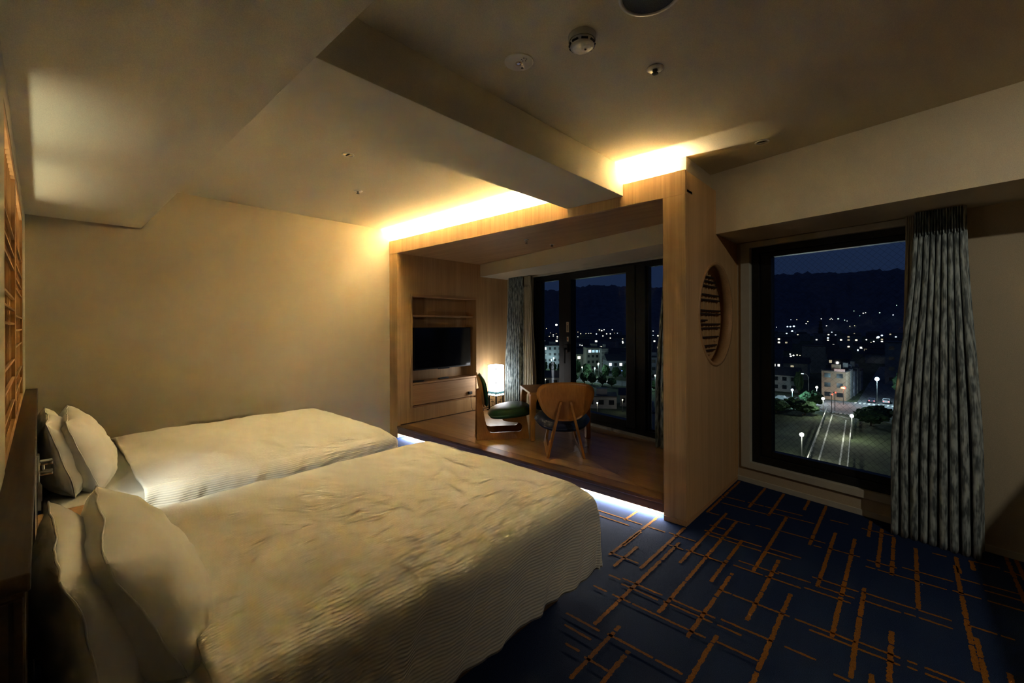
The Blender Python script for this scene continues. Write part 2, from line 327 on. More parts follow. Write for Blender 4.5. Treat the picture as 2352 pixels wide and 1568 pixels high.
mb = MB(); frame_rect(mb, 1.155, 2.295, .215, 2.0, .12, .135, .08, .07, .005, .10); wpart(mb, 'sash', M_BLACK, w2, bevel=.004)
mb = MB(); frame_rect(mb, .64, 1.03, .227, 1.985, .03, .02, .02, .02, .05, .10); wpart(mb, 'sash', M_BLACK, w2, bevel=.003)
mb = MB(); frame_rect(mb, 2.395, 2.88, .227, 1.975, .012, .08, .02, .025, .05, .10); wpart(mb, 'sash', M_BLACK, w2, bevel=.003)
for a, b, z0, z1 in ((.67, 1.01, .247, 1.965), (1.275, 2.16, .295, 1.93), (2.407, 2.80, .247, 1.95)):
    wpart(MB().fbox(a, b, .072, .078, z0, z1), 'pane', M_GLASS, w2)
# handle and the two stickers on the sash
mb = MB(); mb.fbox(2.205, 2.255, -.012, .006, 1.0, 1.10); mb.fbox(2.222, 2.238, -.035, -.01, 1.035, 1.06); mb.fbox(2.222, 2.242, -.045, -.03, .86, 1.06)
wpart(mb, 'handle', M_DARKP, w2, bevel=.003)
M_STICK = plain('sticker_cream', (.62, .52, .34), .6, .04); M_RED = plain('sticker_red', (.45, .06, .03), .6); M_INK = plain('sticker_ink', (.12, .08, .05), .7)
sk = wpart(MB().fbox(2.195, 2.240, .003, .0047, 1.26, 1.39), 'sticker', M_STICK, w2)
mb = MB(); mb.add([FP(2.2075, .0022, 1.366), FP(2.2275, .0022, 1.366), FP(2.2175, .0022, 1.384)], [(0, 1, 2)])
wpart(mb, 'warning_mark', M_RED, w2)
mb = MB()
for k in range(3): mb.fbox(2.203 + k * .011, 2.208 + k * .011, .002, .0029, 1.272, 1.355)
wpart(mb, 'print_lines', M_INK, w2)
wpart(MB().fbox(2.20, 2.232, .003, .0047, 1.14, 1.20), 'sticker', M_STICK, w2)
wpart(MB().fbox(2.208, 2.224, .002, .0029, 1.158, 1.186), 'warning_mark', M_RED, w2)

# ------------------------------------------------------------------ wooden alcove
# front surround: lintel and jambs
su = empty('trim_1', (XP, 2.9, 0), 0, 'broad oak frame around the raised window alcove', 'alcove frame', kind='structure')
def spart(mb, name, mt, root=su, **k): return wpart(mb, name, mt, root, **k)
spart(MB().box(XP, XP + .03, YP, 4.72, ZL, ZP), 'lintel', M_OAKV, bevel=.002)
spart(MB().box(XP, XP + .03, 4.53, 4.72, .0, ZL), 'jamb', M_OAKV, bevel=.002)
spart(MB().box(XP, XP + .03, YP, 1.24, .035, ZL), 'jamb', M_OAKV, bevel=.002)
spart(MB().box(XP - .001, XP + .03, YP - .001, 1.24, 0, .033), 'skirting', M_OAKX, bevel=.002)
tag(MB().box(XP + .03, 3.03, YP, 4.72, 2.245, 2.262).build('trim_2', M_OAKX), 'oak floor of the light trough above the lintel', 'trim', kind='structure')
# alcove ceiling
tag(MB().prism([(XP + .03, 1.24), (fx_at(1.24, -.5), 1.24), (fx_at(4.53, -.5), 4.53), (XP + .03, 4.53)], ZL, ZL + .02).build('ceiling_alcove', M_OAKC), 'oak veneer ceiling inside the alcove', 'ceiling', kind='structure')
# right wall of the alcove with the round window
def disc_wall(name, mt):
    mb = MB(); cx, cz, R = 3.544, 1.43, .392; n = 64; x0, x1, z0, z1 = XP + .03, 4.13, .035, ZL + .16
    def rect(a):
        c, s = math.cos(a), math.sin(a); ts = []
        if c > 1e-9: ts.append((x1 - cx) / c)
        if c < -1e-9: ts.append((x0 - cx) / c)
        if s > 1e-9: ts.append((z1 - cz) / s)
        if s < -1e-9: ts.append((z0 - cz) / s)
        t = min(ts); return cx + c * t, cz + s * t
    angs = sorted([2 * PI * k / n for k in range(n)] + [math.atan2(zz - cz, xx - cx) % (2 * PI) for xx in (x0, x1) for zz in (z0, z1)])
    q = len(angs)
    for Y in (YP, 1.24):
        for a in angs: mb.v.append((cx + R * math.cos(a), Y, cz + R * math.sin(a)))
        for a in angs: x, z = rect(a); mb.v.append((x, Y, z))
    for k in range(q):
        k2 = (k + 1) % q
        mb.f.append((k, k2, q + k2, q + k)); mb.f.append((2 * q + k, 3 * q + k, 3 * q + k2, 2 * q + k2))
        mb.f.append((k, 2 * q + k, 2 * q + k2, k2)); mb.f.append((q + k, q + k2, 3 * q + k2, 3 * q + k))
    return mb.build(name, mt)
wr = disc_wall('wall_alcove_right', M_OAKV); tag(wr, 'oak veneered pier between alcove and corner window', 'wall', kind='structure')
tag(MB().box(XP + .031, 4.12, YP - .002, 1.24, 0, .033).build('baseboard_alcove', M_OAKX, bevel=.002), 'low oak skirting at the foot of the pier', 'baseboard', kind='structure')
rw = empty('round_window', (3.544, 1.16, 1.43), 0, 'round lattice window set into the oak pier', 'lattice window')
def ring(mb, R0, R1, y0, y1, n=56):
    vs_ = []
    for (R, y) in ((R0, y0), (R1, y0), (R1, y1), (R0, y1)):
        for k in range(n): a = 2 * PI * k / n; vs_.append((R * math.cos(a), y, R * math.sin(a)))
    fs = []
    for j in range(4):
        j2 = (j + 1) % 4
        for k in range(n): k2 = (k + 1) % n; fs.append((j * n + k, j * n + k2, j2 * n + k2, j2 * n + k))
    return mb.add(vs_, fs)
ring(MB(), .380, .402, -.082, .0).build('rim', M_OAKX, rw, True)
nb = 48
MB().add([(.388 * math.cos(2 * PI * k / nb), .055 + d, .388 * math.sin(2 * PI * k / nb)) for d in (0, .008) for k in range(nb)],
         [tuple(range(nb)), tuple(range(nb, 2 * nb))] + [(k, (k + 1) % nb, nb + (k + 1) % nb, nb + k) for k in range(nb)]).build('backing', M_OAKX, rw)
for x in (-.31, -.25, -.18, -.12, -.05, .02, .055, .12, .19, .25, .31):
    h = math.sqrt(.38 ** 2 - x * x); MB().box(x - .008, x + .008, .030, .050, -h, h).build('slat', M_OAKV, rw, bevel=.001)
for z in (1.734, 1.698, 1.66, 1.589, 1.548, 1.463, 1.436, 1.385, 1.354, 1.323, 1.25, 1.18, 1.142):
    dz = z - 1.43; h = math.sqrt(.375 ** 2 - dz * dz); a = -h
    b = h if abs(z - 1.385) > .001 else .05
    MB().box(a, b, .008, .029, dz - .006, dz + .006).build('cross_bar', M_JOINT, rw, bevel=.001)
# left wall of the alcove with the television niche
YT = 4.53
tw = MB(); tw.box(XP + .03, 3.09, YT, 4.80, 0, ZL); tw.box(4.225, fx_at(YT, .1), YT, 4.80, 0, ZL); tw.box(3.09, 4.225, YT, 4.80, 1.745, ZL); tw.box(3.09, 4.225, YT, 4.80, 0, .325); tw.box(3.09, 4.225, 4.735, 4.80, .325, 1.745)
tw = tw.build('wall_alcove_left', M_OAKV); tag(tw, 'oak veneered alcove wall holding the television niche', 'wall', kind='structure')
ni = empty('television_niche', (3.66, YT, .325), 0, 'recessed oak niche with shelf and flap under the television', 'niche')
mb = MB(); mb.box(3.09, 3.12, YT - .003, 4.735, .325, 1.745); wpart(mb, 'side_panel', M_OAKV, ni)
mb = MB(); mb.box(4.195, 4.225, YT - .003, 4.735, .325, 1.745); wpart(mb, 'side_panel', M_OAKV, ni)
mb = MB(); mb.box(3.12, 4.195, YT - .003, 4.735, 1.715, 1.745); wpart(mb, 'top_rail', M_OAKX, ni)
wpart(MB().box(3.12, 4.195, YT + .04, 4.735, 1.462, 1.484), 'shelf', M_OAKX, ni, bevel=.002)
wpart(MB().box(3.12, 4.195, YT - .002, 4.735, .612, .636), 'ledge', M_OAKX, ni, bevel=.002)
wpart(MB().box(3.126, 4.19, YT + .006, YT + .024, .352, .606), 'flap_door', M_OAKX, ni, bevel=.002)
wpart(MB().box(3.12, 4.195, YT + .03, 4.735, .326, .340), 'bottom_board', M_OAKX, ni)
# thin dark skirting at the alcove floor
tag(MB().box(XP + .04, fx_at(YT, -.02), YT - .006, YT, .141, .152).build('baseboard_alcove_left', M_WALNUT), 'thin dark skirting under the television wall', 'baseboard', kind='structure')
# raised platform
ZF = .141
pl = MB().prism([(XP + .012, 1.24), (fx_at(1.24), 1.24), (fx_at(YT), YT), (XP + .012, YT)], .052, ZF - .016).build('floor_platform', M_NOSE)
tag(pl, 'raised plank platform in the window alcove', 'platform', kind='structure')
def clip(poly):   # keep the side of the window wall facing the room
    out = []
    def d(p): return (p[0] - 4.09) * FDY - (p[1] - 1.04) * FDX + .002
    for i in range(len(poly)):
        a, b = poly[i], poly[(i + 1) % len(poly)]; da, db = d(a), d(b)
        if da <= 0: out.append(a)
        if da * db < 0: t = da / (da - db); out.append((a[0] + (b[0] - a[0]) * t, a[1] + (b[1] - a[1]) * t))
    return out
x = XP + .114; row = 0
while x < 4.85:
    ys = [1.242, 2.35, 3.5, YT - .002] if row % 2 == 0 else [1.242, 1.75, 2.9, 4.05, YT - .002]
    for a, b in zip(ys[:-1], ys[1:]):
        p = clip([(x, a + .0008), (x + .1485, a + .0008), (x + .1485, b - .0008), (x, b - .0008)])
        if len(p) >= 3: MB().prism(p, ZF - .015, ZF).build('plank', M_FLOOR, pl)
    x += .150; row += 1
MB().box(XP - .012, XP + .112, 1.241, YT - .001, .112, ZF + .001).build('nosing', M_NOSE, pl, bevel=.004)
MB().box(XP, XP + .02, 1.241, YT - .001, .050, .112).build('riser_board', M_NOSE, pl)
M_KICK = plain('kick_board_cream', (.72, .62, .42), .6)
MB().box(XP + .085, XP + .10, 1.241, YT - .001, .0, .052).build('kick_board', M_KICK, pl)
# LED strips: above the lintel (both sides of the beam) and under the platform
def led(name, y0, y1, x, z, power, color, direction, label, wdt=.012):
    o = MB().box(x - .008, x + .008, y0, y1, z - .004, z + .004).build(name, M_WHITEP)
    tag(o, label, 'light strip', 'hidden LED strips')
    d = Vector(direction).normalized()
    area_light('strip_light', (x + d.x * .006, (y0 + y1) / 2, z + d.z * .006), y1 - y0 - .02, wdt, power * (y1 - y0), color, direction, o)
    return o
led('light_strip', 2.08, 4.66, 2.99, 2.33, P_COVE, C_COVE, (0, 0, 1), 'long LED strip in the trough left of the beam')
led('light_strip', 1.14, 1.52, 2.99, 2.33, P_COVE, C_COVE, (0, 0, 1), 'short LED strip in the trough right of the beam')
for a, b in ((2.08, 4.66), (1.14, 1.52)):
    tag(MB().box(2.955, 3.028, a, b, 2.262, 2.326).build('strip_carrier', M_WHITEP), 'white carrier bar under the ' + ('long' if b > 2 else 'short') + ' trough light', 'carrier bar')
led('light_strip', 1.26, 4.50, XP + .055, .044, P_STEP, C_STEP, (-.35, 0, -1), 'white LED strip under the edge of the platform')

# ------------------------------------------------------------------ headboard, lattice screens
hb = empty('headboard', (-.14, 2.95, 0), 0, 'long oak headboard counter behind both beds', 'headboard')
wpart(MB().box(-.255, -.020, 1.2, YW, 0, .865), 'panel', M_WALNUT, hb, bevel=.003)
wpart(MB().box(-.255, -.013, 1.185, YW, .866, .90), 'counter_top', M_WALNUT, hb, bevel=.004)
wpart(MB().box(-.019, -.012, 2.0, YW, .46, .864), 'edge_strip', M_CHROME, hb, bevel=.001)
wpart(MB().box(-.255, -.022, 1.186, 1.199, .02, .855), 'end_panel', M_WALNUT, hb, bevel=.002)
wpart(MB().box(-.04, -.034, 1.183, 1.186, .02, .855), 'end_groove', M_JOINT, hb)
def screen(y0, y1, label, zs, seed):
    rnd = random.Random(seed)
    r = empty('lattice_screen', (-.09, (y0 + y1) / 2, .901), 0, label, 'lattice screen', 'lattice screens above the headboard')
    x0, x1 = -.098, -.076
    def p(mb, name): return wpart(mb, name, M_LATT, r, bevel=.001)
    p(MB().box(x0, x1, y0, y0 + .05, .901, 2.05), 'stile'); p(MB().box(x0, x1, y1 - .035, y1, .901, 2.05), 'stile')
    p(MB().box(x0, x1, y0 + .05, y1 - .035, .901, .94), 'bottom_rail'); p(MB().box(x0, x1, y0 + .05, y1 - .035, 2.012, 2.05), 'top_rail')
    y = y0 + .09
    while y < y1 - .06:
        p(MB().box(x0 + .002, x0 + .011, y, y + .009, .94, 2.012), 'slat'); y += rnd.choice((.05, .06, .075))
    for z in zs:
        p(MB().box(x0 + .011, x1 - .002, y0 + .05, y1 - .035, z, z + .009), 'cross_bar')
    return r
screen(2.07, 2.985, 'lit wooden lattice screen nearer the viewpoint, above the near bed', (1.02, 1.12, 1.20, 1.36, 1.42, 1.47, 1.60, 1.66, 1.74), 3)
screen(2.99, 4.10, 'lit wooden lattice screen farther away, above the far bed', (1.03, 1.10, 1.25, 1.33, 1.40, 1.53, 1.58, 1.65, 1.75), 5)
for a, b, nm in ((2.12, 2.94, 'near'), (3.04, 4.05, 'far')):
    o = MB().box(-.195, -.155, a, b, 1.77, 1.80).build('uplight_bar', M_WHITEP, bevel=.003); tag(o, 'white light bar hidden behind the %s lattice screen' % nm, 'light bar', 'light bars behind the lattice screens')
    area_light('uplight', (-.150, (a + b) / 2, 1.806), b - a - .04, .02, P_LATTICE * (b - a), C_LATTICE, (.36, 0, 1), o, spread=math.radians(96))
# bedside board between the beds and the reading lamps
bs = empty('bedside_shelf', (.2, 2.72, 0), 0, 'pale oak bedside board between the two beds', 'shelf')
wpart(MB().box(-.012, .27, 2.56, 3.005, .445, .470), 'board', M_OAKX, bs, bevel=.003)
wpart(MB().box(-.012, .25, 2.58, 2.98, .0, .4445), 'cabinet', M_WALNUT, bs, bevel=.003)
rl = empty('reading_lamp', (0, 2.66, .76), 0, 'chrome twin reading lamp on the headboard between the beds', 'reading lamp')
mb = MB(); mb.box(-.0125, -.004, 2.635, 2.685, .71, .82); wpart(mb, 'wall_plate', M_CHROME, rl, bevel=.002)
for z, nm in ((.785, 'lamp_head'), (.742, 'lamp_head')):
    mb = MB(); mb.tube([(-.004, 2.66, z), (.034, 2.66, z)], .012, 16); wpart(mb, nm, M_CHROME, rl, smooth=False, bevel=.002)
wpart(MB().tube([(.006, 2.66, .753), (.006, 2.66, .775)], .005, 10), 'joint', M_CHROME, rl)
def spot(name, loc, target, power, color, size, blend, radius, parent):
    ld = bpy.data.lights.new(name, 'SPOT'); ld.energy = power; ld.color = color; ld.spot_size = math.radians(size); ld.spot_blend = blend; ld.shadow_soft_size = radius
    o = bpy.data.objects.new(name, ld); COL.objects.link(o)
    d = Vector(target) - Vector(loc); mm = d.to_track_quat('-Z', 'Y').to_matrix().to_4x4(); mm.translation = Vector(loc); o.matrix_world = mm
    o.parent = parent; o.matrix_parent_inverse = Matrix.Translation(parent.location).inverted(); return o
spot('reading_light', (.06, 2.66, .735), (1.7, 3.05, .45), P_READ, C_READ, 130, 1.0, .02, rl)

# ------------------------------------------------------------------ beds
def sstep(a, b, x): t = max(0, min(1, (x - a) / (b - a))); return t * t * (3 - 2 * t)
def fbm(x, y, z=0, oct=3):
    v, a = 0, 1
    for k in range(oct): v += a * noise.noise((x * 2 ** k, y * 2 ** k, z + 7.3 * k)); a *= .5
    return v
def drape(name, x0, x1, y0, y1, zt, hang_near, hang_far, hang_foot, seed, crown, label, r=.075):
    L, W = x1 - x0, y1 - y0
    step = .0145
    nb_ = [i for i in range(int((hang_near + W + hang_far) / step) + 1)]
    na_ = [i for i in range(int((L + hang_foot) / step) + 1)]
    mb = MB(); uvs = []
    def prof(e):   # arc length beyond the edge -> outward, drop
        if e <= 0: return 0, 0
        q = r * PI / 2
        if e < q: t = e / r; return r * math.sin(t), r * (1 - math.cos(t))
        return r + (e - q) * .07, r + (e - q)
    for i in na_:
        a = i * step
        for j in nb_:
            b = j * step - hang_near
            ex = max(0, a - L); ey = max(0, -b) if b < 0 else max(0, b - W); sy = -1 if b < 0 else 1
            px = min(a, L); py = min(max(b, 0), W)
            e = max(ex, ey); hyp = math.hypot(ex, ey)
            out, drop = prof(e)
            dx, dy = (ex / hyp, sy * ey / hyp) if hyp > 0 else (0, 0)
            # fullness of the filling and creases
            u_, v_ = a / L, (py) / W
            dome = crown * (1 - (2 * v_ - 1) ** 8) * sstep(-.06, .25, u_) * (1 - .25 * sstep(.8, 1.0, u_))
            puff = .012 * fbm(a * 1.7 + seed, b * 1.9, seed) + .006 * fbm(a * 4 + seed, b * 5, seed)
            crease = 0
            if e > 0:
                tt = min(1, e / .16)
                along = a if ey >= ex else b
                sk_ = along * 7.5 + e * 3.2 * (1 if ey >= ex else -1)
                crease = tt * (.028 * noise.noise((sk_, e * 1.5, seed)) + .016 * noise.noise((sk_ * 2.3, e * 2, seed + 4)))
            else:
                k_ = noise.noise((a * 5.5 + b * 2.2, (b - a * .4) * 1.2, seed + 2)); crease = .010 * abs(k_) + .004 * noise.noise((a * 14, b * 9, seed))
            z = zt + (dome + puff if e == 0 else (dome + puff) * max(0, 1 - e / .2)) - drop
            ox, oy = dx * (out + crease), dy * (out + crease)
            if e == 0: z += crease
            if e > 0: z += .02 * noise.noise((a * 3, b * 3, seed + 9)) * min(1, e / .2)
            X_ = x0 + px + ox; Y_ = y0 + py + oy
            mb.v.append((X_ + (.012 * fbm(b * 3, seed) if i == 0 else 0), Y_, max(z, .05))); uvs.append((a, b))
    nj = len(nb_)
    for i in range(len(na_) - 1):
        for j in range(nj - 1): mb.f.append((i * nj + j, (i + 1) * nj + j, (i + 1) * nj + j + 1, i * nj + j + 1))
    o = mb.build(name, M_DUVET, None, True, normals=True)
    uvl = o.data.uv_layers.new(name='UVMap')
    for lp in o.data.loops: uvl.data[lp.index].uv = uvs[lp.vertex_index]
    sd = o.modifiers.new('thickness', 'SOLIDIFY'); sd.thickness = .018; sd.offset = -1
    return tag(o, label, 'duvet', 'white duvets')
def rbox(name, x0, x1, y0, y1, z0, z1, mt, parent, r=.04):
    o = MB().box(x0, x1, y0, y1, z0, z1).build(name, mt, None)
    b = o.modifiers.new('bevel', 'BEVEL'); b.width = r; b.segments = 5
    o.data.polygons.foreach_set('use_smooth', [True] * 6)
    o.parent = parent; o.matrix_parent_inverse = Matrix.Translation(parent.location).inverted(); return o
def bed(y0, y1, x1, label):
    r = empty('bed', (.9, (y0 + y1) / 2, 0), 0, label, 'bed', 'hotel beds')
    wpart(MB().box(0.0, x1 - .12, y0 + .06, y1 - .05, 0, .16), 'base', M_WALNUT, r, bevel=.004)
    rbox('mattress', .005, x1 - .06, y0 + .01, y1 - .01, .165, .462, M_SHEET, r, .045)
    return r
bed(1.20, 2.52, 1.83, 'near bed with oak base, its sheet mostly under the duvet')
bed(3.00, 4.42, 1.85, 'far bed against the cream wall with its sheet showing')
drape('duvet', .27, 1.79, 1.185, 2.50, .530, .385, .24, .35, 3.1, .048, 'white striped duvet spread over the near bed')
drape('duvet', .36, 1.80, 2.955, 4.40, .512, .31, .14, .29, 8.7, .050, 'white striped duvet spread over the far bed')
def pillow(name, wd, ht, th, mat_, seed, label):
    n = 40; mb = MB()
    def pt(u, v, sgn):
        uu = u * (1 - .02 * (1 - v * v) - .045 * v ** 6); vv = v * (1 - .04 * (1 - u * u) - .05 * u ** 6)
        t = max(0, (1 - abs(u) ** 3.2)) ** .62 * max(0, (1 - abs(v) ** 3.0)) ** .62
        t *= 1 - .25 * v     # filling slumps downwards
        wr_ = .014 * fbm(u * 2.2 + seed, v * 2.2, seed + sgn) * t ** .3
        # creases fanning out from the corners
        for cu in (-1, 1):
            for cv in (-1, 1):
                dx, dy = u - cu, v - cv; rr = math.hypot(dx, dy)
                if rr < .75: wr_ += .008 * math.sin(9 * math.atan2(dy, dx) + seed) * (1 - rr / .75) * t ** .4
        x = sgn * (th / 2 * t + wr_)
        sag = .015 * fbm(u * 1.3 + seed, v, 3)
        return (x + sag, uu * wd / 2, vv * ht / 2)
    idx = {}
    for sgn in (1, -1):
        for i in range(n + 1):
            for j in range(n + 1):
                u = math.sin(PI / 2 * (2 * i / n - 1)); v = math.sin(PI / 2 * (2 * j / n - 1))
                edge = i in (0, n) or j in (0, n)
                if sgn == -1 and edge: idx[(sgn, i, j)] = idx[(1, i, j)]; continue
                idx[(sgn, i, j)] = len(mb.v); mb.v.append(pt(u, v, sgn))
        for i in range(n):
            for j in range(n): mb.f.append((idx[(sgn, i, j)], idx[(sgn, i + 1, j)], idx[(sgn, i + 1, j + 1)], idx[(sgn, i, j + 1)]))
    root = empty(name, (0, 0, 0), 0, label, 'pillow', 'white bed pillows')
    mb.build('case', mat_, root, True)
    # hem flange along the open end and the seam
    seam = []
    for i in range(n): seam.append(idx[(1, i, 0)])
    for j in range(n): seam.append(idx[(1, n, j)])
    for i in range(n, 0, -1): seam.append(idx[(1, i, n)])
    for j in range(n, 0, -1): seam.append(idx[(1, 0, j)])
    pts = [mb.v[k] for k in seam] + [mb.v[seam[0]]]
    pts = [Vector(p) * 1.004 for p in pts]
    MB().tube(pts, .0028, 6).build('seam', mat_, root, True)
    return root
def put_pillow(r, bottom, top, y, lean_yaw=0, roll=0):
    b, t = Vector((bottom[0], y, bottom[1])), Vector((top[0], y, top[1]))
    z = (t - b).normalized(); yv = Vector((0, 1, 0)); yv = (Matrix.Rotation(lean_yaw, 3, 'Z') @ yv); yv = (yv - z * yv.dot(z)).normalized(); xv = yv.cross(z)
    mm = Matrix((xv, yv, z)).transposed().to_4x4() @ Matrix.Rotation(roll, 4, 'X'); mm.translation = (b + t) / 2; r.matrix_world = mm
put_pillow(pillow('pillow', .68, .42, .19, M_PILLOW, 1.3, 'plump white pillow leaning on the headboard side of the near bed, at the back'), (.108, .465), (.035, .755), 1.66, .02)
put_pillow(pillow('pillow', .68, .42, .26, M_PILLOW, 4.6, 'plump white pillow in front on the near bed, nearest the viewpoint'), (.255, .47), (.125, .78), 1.68, -.03)
put_pillow(pillow('pillow', .68, .43, .19, M_PILLOW, 7.9, 'white pillow at the back of the far bed, against the headboard'), (.105, .475), (.025, .855), 3.50, .02)
put_pillow(pillow('pillow', .68, .44, .22, M_PILLOW, 2.2, 'white pillow in front on the far bed, catching the reading light'), (.225, .475), (.105, .85), 3.51, -.04)

# ------------------------------------------------------------------ curtains
def curtain(name, st0, st1, sb0, sb1, o0, z0, z1, pleats, amp, mt, label, group, gather=.12, seed=0, n=None):
    n = n or pleats * 22; mz = 60; mb = MB(); uvs = []
    for i in range(mz + 1):
        f = i / mz; z = z0 + (z1 - z0) * f
        k = sstep(0, .8, 1 - f)
        sa = st0 + (sb0 - st0) * k; sb_ = st1 + (sb1 - st1) * k
        for j in range(n + 1):
            t = j / n
            wob = .25 * noise.noise((t * 5, f * 1.5, seed)) + .1 * math.sin(f * 3 + t * 9 + seed)
            ph = 2 * PI * pleats * t + wob * 3
            am = amp * (.55 + .45 * k + .25 * noise.noise((t * 9, 2, seed)))
            c = math.cos(ph); c = math.copysign(abs(c) ** .75, c)
            o = o0 + am * c + .01 * noise.noise((t * 20, f * 6, seed + 3))
            s = sa + (sb_ - sa) * t + .30 * am * math.sin(2 * ph) * .6
            if f > 1 - gather * .6:     # pinch pleats of the heading
                o = o0 + am * .75 * math.cos(2 * ph) * .8
            mb.v.append(FP(s, o, z + (.012 * math.cos(ph) * (1 if i == 0 else 0)))); uvs.append((t * pleats * .09 * 1.6, z))
    for i in range(mz):
        for j in range(n): mb.f.append((i * (n + 1) + j, i * (n + 1) + j + 1, (i + 1) * (n + 1) + j + 1, (i + 1) * (n + 1) + j))
    ob = mb.build(name, mt, None, True)
    uvl = ob.data.uv_layers.new(name='UVMap')
    for lp in ob.data.loops: uvl.data[lp.index].uv = uvs[lp.vertex_index]
    sd = ob.modifiers.new('thickness', 'SOLIDIFY'); sd.thickness = .002
    return tag(ob, label, 'curtain', group)
curtain('curtain', -1.36, -1.135, -1.43, -1.02, -.135, .012, 2.048, 9, .050, M_CURT, 'heavy grey woven curtain drawn to the right of the corner window', 'grey woven curtains', seed=1)
curtain('curtain_lining', -1.14, -1.075, -1.12, -1.045, -.055, .05, 2.046, 3, .016, M_SHEER, 'cream lining curtain behind the heavy curtain at the corner window', 'cream lining curtains', seed=4)
curtain('curtain', 3.03, 3.36, 3.05, 3.44, -.115, .152, 2.046, 8, .038, M_CURT, 'grey woven curtain beside the paper lamp', 'grey woven curtains', seed=2)
curtain('curtain_lining', 2.89, 3.03, 2.80, 3.04, -.075, .152, 2.046, 6, .024, M_SHEER, 'cream lining curtain left of the alcove window', 'cream lining curtains', seed=6)
curtain('curtain', .50, .70, .40, .79, -.12, .152, 2.046, 7, .038, M_CURT, 'grey woven curtain peeping past the oak pier at the alcove window', 'grey woven curtains', seed=8)

# ------------------------------------------------------------------ low chairs and table
def outline(n, hw, hh, e, taper):
    out = []
    for k in range(n):
        a = 2 * PI * k / n; c, s = math.cos(a), math.sin(a)
        y = hw * math.copysign(abs(c) ** (2 / e), c); z = hh * math.copysign(abs(s) ** (2 / e), s)
        q = z / hh
        y *= 1 - taper * ((1 - q) / 2) ** 1.7
        out.append((y, z))
    return out
def pad(mb, ol, rings, fpos, thick, puff):
    # closed cushion: rings from centre to rim on the top, back again underneath
    n = len(ol); vs_, fs = [], []
    lv = [(k / rings, 1) for k in range(1, rings + 1)] + [(k / rings, -1) for k in range(rings, 0, -1)]
    vs_.append(fpos(0, 0, thick / 2 + puff))
    for r_, sg in lv:
        for (a, b) in ol:
            h = (thick / 2 + puff * (1 - r_ ** 2)) * (max(0, 1 - r_ ** 8)) ** .5 if sg > 0 else -(thick / 2) * (max(0, 1 - r_ ** 8)) ** .5
            vs_.append(fpos(a * r_, b * r_, h))
    vs_.append(fpos(0, 0, -thick / 2))
    for k in range(n): fs.append((0, 1 + k, 1 + (k + 1) % n))
    for j in range(len(lv) - 1):
        for k in range(n):
            k2 = (k + 1) % n; fs.append((1 + j * n + k, 1 + (j + 1) * n + k, 1 + (j + 1) * n + k2, 1 + j * n + k2))
    e_ = 1 + (len(lv) - 1) * n
    for k in range(n): fs.append((len(vs_) - 1, e_ + (k + 1) % n, e_ + k))
    return mb.add(vs_, fs)
def chair(loc, heading, fabric, label):
    r = empty('low_chair', loc, heading, label, 'chair', 'low plywood chairs')
    prof = [(0, 0), (.56, 0), (.552, .12), (.54, .232), (.50, .236), (.32, .222), (.285, .212), (.275, .200), (.288, .188), (.34, .176), (.40, .168), (.455, .162), (.478, .148), (.49, .125), (.488, .10), (.474, .08), (.45, .073),
            (.17, .070), (.14, .076), (.120, .095), (.108, .13), (.085, .23), (.072, .32), (.060, .40), (.050, .49), (.035, .515), (.012, .51), (.004, .48)]
    for sd in (-1, 1):
        vs_ = []
        for off in (-.011, .011):
            for (x, z) in prof: vs_.append((x, sd * (.165 - .235 * z + off), z))
        n = len(prof)
        mb = MB().add(vs_, [tuple(range(n)), tuple(range(n, 2 * n))] + [(i, (i + 1) % n, n + (i + 1) % n, n + i) for i in range(n)])
        mb.build('side_panel', M_TEAKV, r, bevel=.0025)
    def xs(y, z): return .030 - .21 * (z - .50) + .10 * (z - .5) ** 2 + .42 * y * y
    ol = outline(48, .285, .184, 3.3, .42)
    def fsh(a, b, h): return (xs(a, .505 + b) + .012 + h, a, .505 + b)
    pad(MB(), ol, 7, fsh, .012, 0).build('back_shell', M_TEAKV, r, True)
    ol2 = outline(48, .279, .178, 3.3, .42)
    def fcu(a, b, h): return (xs(a, .505 + b) + .043 + h, a, .505 + b)
    pad(MB(), ol2, 9, fcu, .044, .020).build('back_cushion', fabric, r, True)
    ol3 = []
    for k in range(52):
        a = 2 * PI * k / 52; c, s = math.cos(a), math.sin(a)
        x = .245 * math.copysign(abs(c) ** (2 / 2.7), c); y = .275 * math.copysign(abs(s) ** (2 / 2.7), s)
        y *= 1 - .16 * max(0, -x / .245)
        ol3.append((x, y))
    def fse(a, b, h): return (.375 + a, b, .262 + .10 * a + .10 * b * b * 0 + h - .03 * max(0, (a - .15)) + .25 * b * b)
    pad(MB(), ol3, 9, fse, .092, .034).build('seat_cushion', fabric, r, True)
    MB().box(.30, .52, -.12, .12, .225, .238).build('seat_board', M_TEAKV, r, bevel=.002)
    return r
chair((3.203, 3.467, ZF + .001), math.radians(-39.7), M_GREEN, 'low plywood chair with green leather seat beside the paper lamp')
chair((3.205, 2.270, ZF + .001), math.radians(41.3), M_BLUE, 'low plywood chair with dark blue seat, back turned to the beds')
tb = empty('low_table', (3.875, 2.913, ZF + .001), math.radians(-38), 'low bent plywood table between the two chairs', 'table')
HW, HD, TZ = .33, .30, .508
def rrect(hx, hy, r, n=6):
    out = []
    for cx_, cy_, a0 in ((hx - r, hy - r, 0), (-hx + r, hy - r, 90), (-hx + r, -hy + r, 180), (hx - r, -hy + r, 270)):
        for k in range(n + 1): a = math.radians(a0 + 90 * k / n); out.append((cx_ + r * math.cos(a), cy_ + r * math.sin(a)))
    return out
MB().prism(rrect(HW, HD, .03), TZ - .024, TZ).build('table_top', M_TEAK, tb, bevel=.004)
M_EDGE = plain('table_edge_white', (.7, .68, .6), .4)
